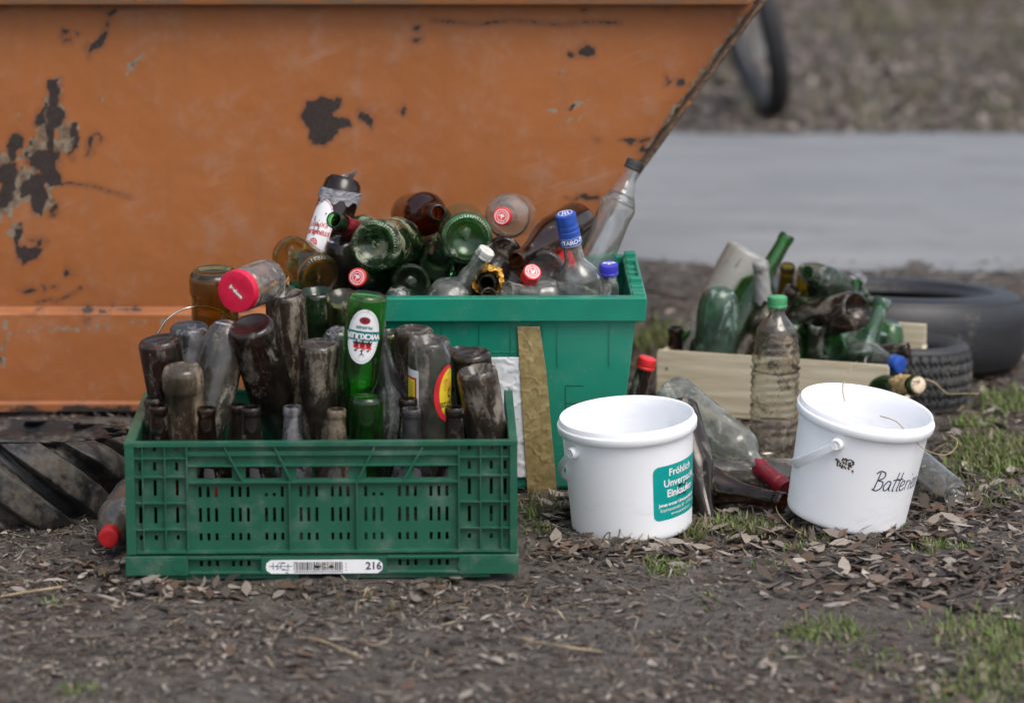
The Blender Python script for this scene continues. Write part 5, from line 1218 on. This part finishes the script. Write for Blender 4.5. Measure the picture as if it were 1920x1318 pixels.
bottle('small black bottle mouth just above the bin rim below the gold foil', 'longneck', 'dark_brown_glass', .030, .24, P(917, 555, 5.325), P(925, 566, 5.55), 'm', 'beer_bottle')
bottle('clear rounded bottle base at the bin rim beside the labelled green bottle', 'round', 'clear_glass', .0265, .20, P(750, 539, 5.34), P(735, 640, 5.38), 'b', 'upturned_bottle')
bottle('muddy olive bottle hanging over the left end of the bin, base towards the viewer', 'jar', 'amber_glass', .0385, .125, P(599, 520, 5.36), P(545, 478, 5.47), 'b', 'beer_bottle', seg=120, knurl=True)
bottle('dark brown bottle upturned below the labelled brown plastic bottle', 'round', 'dark_brown_glass', .0335, .25, P(640, 440, 5.49), P(645, 640, 5.51), 'b', 'upturned_bottle')
bottle('dark brown bottle lying on the left of the heap below the red foil', 'hock', 'brown_glass', .0335, .28, P(604, 470, 5.5), P(660, 505, 5.6), 'b', 'beer_bottle')
# broken bottle
rb = random.Random(8); R_ = .0285; jag = [.052 + rb.uniform(-.016, .020) for _ in range(22)]
ja = lambda a: jag[int(a / 6.2832 * 22) % 22]
pr = [(0, .008), (R_ * .6, .005), (R_ * .8, 0), (R_, .006)] + [(R_, .01 + .01 * k) for k in range(6)] + [(R_ - .003, .01 + .01 * k) for k in range(5, -1, -1)] + [(R_ - .006, .009), (0, .013)]
V, F = lathe_vf(pr, 66, lambda i, a, r, z: (r, min(z, ja(a)) if 3 < i < 16 else z))
o = mesh('broken_bottle', V, F, M['dark_green_glass'], None, True, sharp=40); tag(o, 'broken dark bottle with a jagged white-edged rim low in the heap', 'bottle')
pa, pb = P(823, 478, 5.44), P(818, 512, 5.36); o.location = pa; o.rotation_euler = (pb - pa).to_track_quat('Z', 'Y').to_euler()
# what shows between the others
GB = 'dark bottles buried in the heap of the green bin'
for k, (u, v, Y, u2, v2, Y2, gm) in enumerate(((700, 540, 5.45, 800, 545, 5.5, 'dark_green_glass'), (840, 545, 5.46, 760, 540, 5.52, 'dark_brown_glass'), (870, 520, 5.50, 980, 530, 5.56, 'dark_brown_glass'), (965, 520, 5.42, 985, 530, 5.62, 'brown_glass'), (1020, 505, 5.42, 1045, 515, 5.62, 'smoky_glass'), (650, 500, 5.62, 760, 490, 5.6, 'dark_brown_glass'), (800, 470, 5.64, 900, 480, 5.6, 'brown_glass'), (1040, 545, 5.42, 1090, 556, 5.62, 'dusty_clear_glass'), (1120, 540, 5.45, 1124, 560, 5.65, 'dark_green_glass'), (560, 540, 5.5, 660, 555, 5.55, 'dark_brown_glass'), (850, 560, 5.42, 960, 572, 5.45, 'dark_brown_glass'))):
    bottle('dark dirty bottle buried deep in the heap of the green bin', 'longneck', gm, .033, .26, (u, v, Y), (u2, v2, Y2), 'b', 'buried_bottle', group=GB)

# ---- wooden box
bottle('big milky grey plastic bottle standing bottom up at the left of the wooden box', 'jar', 'milky_plastic', .047, .32, P(1408, 472, 6.06), P(1302, 665, 6.04), 'b', 'plastic_bottle')
bottle('green bottle standing bottom up at the front left of the wooden box', 'round', 'teal_painted_sheen', .0395, .28, P(1350, 537, 5.94), P(1338, 700, 5.95), 'b', 'upturned_bottle')
bottle('green bottle whose open neck rises highest from the wooden box', 'bordeaux', 'green_glass', .037, .30, P(1477, 441, 6.02), P(1395, 585, 5.98), 'm', 'wine_bottle')
bottle('olive wine bottle upright with a dull grey capsule on its neck', 'bordeaux', 'olive_glass', .0365, .30, P(1426, 491, 5.93), P(1436, 640, 5.95), 'm', 'wine_bottle', sleeve=(.225, 'grey_capsule', 'capsule'))
bottle('muddy dark bottle slanting behind the green-capped plastic bottle', 'longneck', 'dusty_brown_glass', .0335, .26, P(1489, 541, 5.915), P(1392, 675, 5.965), 'm', 'beer_bottle')
bottle('amber bottle mouth beside the highest green neck', 'longneck', 'amber_glass', .033, .26, P(1477, 498, 6.02), P(1468, 600, 6.06), 'm', 'beer_bottle')
bottle('broad amber bottle base at the back of the wooden box', 'stubby', 'amber_glass', .040, .24, P(1536, 502, 6.04), P(1512, 640, 6.05), 'b', 'upturned_bottle')
bottle('dark bottle whose open mouth points left above the brown base', 'bordeaux', 'dusty_green_glass', .036, .29, P(1512, 512, 5.91), P(1572, 548, 6.08), 'm', 'wine_bottle')
bottle('dark brown bottle lying with its round base towards the viewer on the wooden box', 'bordeaux', 'dark_brown_glass', .0365, .29, P(1607, 581, 5.83), P(1470, 615, 5.98), 'b', 'wine_bottle', seg=120, knurl=True)
bottle('dusty dark bottle with a small upright mouth in front of the brown base', 'burgundy', 'dusty_green_glass', .035, .26, P(1533, 606, 5.85), P(1518, 720, 5.90), 'm', 'beer_bottle')
bottle('large pale green bottle leaning right at the front of the wooden box', 'burgundy', 'teal_painted_sheen', .052, .29, P(1657, 560, 5.945), P(1603, 710, 5.90), 'm', 'magnum_bottle')
bottle('small green bottle with white torn foil at the back of the box', 'bordeaux', 'bright_green_glass', .030, .26, P(1607, 522, 6.1), P(1570, 600, 6.0), 'm', 'wine_bottle', extra=crumple('paper_grey', .93, 1.0, .0006, .0025, 'torn_foil'))
bottle('green bottle at the right rear corner of the wooden box', 'round', 'green_glass', .030, .24, P(1672, 600, 6.01), P(1650, 740, 5.98), 'b', 'upturned_bottle')
bottle('dark bottle neck pointing right over the broken side of the box', 'longneck', 'dark_brown_glass', .031, .25, P(1704, 655, 5.89), P(1600, 668, 5.93), 'm', 'beer_bottle')
bottle('bottle with a bright blue cap under the dark neck at the box end', 'smoothpet', 'clear_glass', .028, .2, P(1688, 684, 5.84), P(1592, 660, 5.94), 'm', 'plastic_bottle', cap=('blue_cap', .0165, .020))
bottle('dark bottle with a corked, foil-wrapped neck sticking out of the broken box side', 'burgundy', 'dark_green_glass', .036, .29, P(1722, 722, 5.70), P(1618, 722, 5.87), 'm', 'wine_bottle', cap=('cork', .0155, .016, None, .001, False), extra=crumple('straw_foil', .78, .95, .0008, .002))
bottle('dark open bottle neck rising at the left corner of the wooden box', 'longneck', 'dark_brown_glass', .030, .25, P(1267, 614, 5.985), P(1266, 720, 5.99), 'm', 'beer_bottle')
bottle('green open bottle neck half behind the dark one at the left box corner', 'longneck', 'green_glass', .030, .25, P(1286, 617, 6.02), P(1284, 720, 6.02), 'm', 'beer_bottle')
bottle('bright green bottle with a yellow label right of the green-capped plastic bottle', 'round', 'bright_green_glass', .031, .26, P(1482, 600, 5.88), P(1490, 760, 5.9), 'b', 'upturned_bottle', extra=yellow_spot)
GW = 'dark bottles buried in the wooden box'
for (u, v, Y, u2, v2, Y2, gm) in ((1300, 665, 5.97, 1420, 660, 6.0, 'dark_green_glass'), (1440, 620, 5.95, 1480, 630, 6.1, 'green_glass'), (1510, 655, 5.9, 1545, 665, 6.04, 'dark_brown_glass'), (1560, 590, 5.95, 1570, 610, 6.1, 'green_glass'), (1400, 640, 6.04, 1520, 600, 6.05, 'dark_green_glass'), (1640, 690, 5.86, 1560, 700, 5.92, 'dark_green_glass'), (1500, 590, 5.93, 1575, 575, 6.1, 'green_glass'), (1655, 655, 5.97, 1590, 640, 6.06, 'teal_painted_sheen'), (1555, 650, 5.88, 1590, 640, 6.03, 'green_glass'), (1400, 600, 5.95, 1440, 590, 6.08, 'olive_glass'), (1320, 640, 6.0, 1390, 620, 6.06, 'green_glass')):
    bottle('dark dirty bottle buried among the others in the wooden box', 'longneck', gm, .032, .25, (u, v, Y), (u2, v2, Y2), 'b', 'buried_bottle', group=GW)

# ---- on the ground
g1 = PZ(1449, 868, 0); bottle('muddy ribbed plastic bottle with a green cap standing in front of the wooden box', 'pet', 'muddy_pet', .0430, .295, Vector((g1.x, g1.y, .002)), Vector((g1.x + .003, g1.y - .004, .3)), 'b', 'plastic_bottle', cap=('green_cap', .0172, .019), seg=56)
bottle('clear wine bottle with a dark red capsule leaning neck down on the ground', 'bordeaux', 'veiled_clear_glass', .0385, .305, P(1256, 738, 5.50), P(1474, 917, 5.285), 'b', 'wine_bottle', sleeve=(.236, 'wine_red_foil', 'capsule'), cap=('wine_red_foil', .0163, .022), seg=56)
bottle('dark dusty upturned bottle leaning behind the stickered bucket', 'longneck', 'dark_brown_glass', .0345, .235, P(1270, 762, 5.34), P(1322, 948, 5.21), 'b', 'upturned_bottle')
p1 = PZ(1470, 941, .020); p2 = Vector((p1.x - .12, p1.y + .075, .028)); bottle('open brown beer bottle lying on the grass between the two buckets', 'burgundy', 'brown_glass', .036, .25, p1, p2, 'm', 'beer_bottle')
bottle('dark bottle with a red screw cap standing between green bin and wooden box', 'bordeaux', 'dark_brown_glass', .034, .30, P(1214, 672, 5.50), P(1172, 820, 5.51), 'm', 'wine_bottle', cap=('red_cap', .0165, .020))
p1 = PZ(1795, 928, .018); p2 = PZ(1712, 858, .05); bottle('clear plastic bottle lying half behind the marker-written bucket', 'smoothpet', 'clear_glass', .0235, .26, p1, p2, 'b', 'plastic_bottle')
p1 = PZ(203, 1008, .032); p2 = Vector((p1.x + .022, p1.y + .25, .043)); bottle('scuffed plastic bottle with a red cap lying beside the crate', 'smoothpet', 'worn_pet', .0375, .24, p1, p2, 'm', 'plastic_bottle', cap=('red_cap', .0165, .022, None, 0, True), seg=56)
p1 = PZ(1322, 892, .035); p2 = PZ(1405, 905, .02); bottle('smoky clear bottle lying under the leaning wine bottle', 'bordeaux', 'smoky_glass', .03, .27, p1, p2 + Vector((.06, .05, 0)), 'b', 'wine_bottle')

# ---- stalks and twigs
def twig(pts, r, mat, label, name='dry_stalk', cat='stalk'):
    V, F = tube_vf(spline(pts, 7), r, 6); tag(mesh(name, V, F, M[mat], None, True), label, cat)
twig([P(1584, 752, 5.13), P(1580, 730, 5.18), P(1586, 705, 5.3), P(1606, 678, 5.6)], .0009, 'dry_stalk', 'thin dry stalk rising out of the marker-written bucket to the wooden box')
twig([P(1650, 780, 5.08), P(1680, 790, 5.07), P(1705, 815, 5.06), P(1735, 843, 5.06), P(1770, 853, 5.06), P(1790, 842, 5.07), P(1795, 826, 5.08), P(1780, 815, 5.09)], .0009, 'dry_stalk', 'curly dry stalk hanging over the rim of the marker-written bucket')
twig([P(1733, 711, 5.72), P(1752, 717, 5.72), P(1775, 737, 5.72), P(1800, 738, 5.71), P(1836, 738, 5.7)], .0012, 'dry_stalk', 'pale wavy stalk sticking out beside the corked bottle')
twig([PZ(1150, 1022, .006), PZ(1160, 1005, .02), P(1163, 990, 5.02)], .0012, 'dark_twig', 'short dark twig leaning on the stickered bucket', 'twig', 'twig')
twig([PZ(1180, 1026, .004), P(1195, 1012, 5.0), P(1212, 992, 5.02)], .0011, 'dry_stalk', 'grey twig slanting up against the stickered bucket', 'twig', 'twig')
twig([PZ(1128, 1020, .004), P(1134, 1004, 5.0), P(1143, 998, 5.01), P(1142, 1010, 5.0)], .0012, 'dark_twig', 'crooked dark twig at the left foot of the stickered bucket', 'twig', 'twig')
twig([PZ(976, 935, .006), PZ(1010, 938, .01), PZ(1075, 947, .008)], .0012, 'dry_stalk', 'long pale stalk lying in front of the green bin', 'dry_stalk', 'stalk')
twig([P(1455, 940, 5.24), PZ(1458, 960, .02), PZ(1480, 985, .01), PZ(1503, 1000, .005)], .0009, 'dry_stalk', 'pale grass stalk hanging from the mouth of the lying beer bottle')
twig([PZ(560, 1195, .005), PZ(600, 1200, .012), PZ(680, 1232, .006)], .0016, 'dry_stalk', 'thin dry twig lying on the bare earth in front of the crate', 'twig', 'twig')
twig([PZ(0, 1118, .004), PZ(60, 1108, .01), PZ(115, 1100, .005)], .0022, 'dry_stalk', 'thicker grey twig lying at the left in front of the red-capped bottle', 'twig', 'twig')
twig([PZ(985, 1200, .004), PZ(1060, 1212, .01), PZ(1130, 1222, .005)], .0018, 'dry_stalk', 'pale straight twig lying in front of the stickered bucket', 'twig', 'twig')
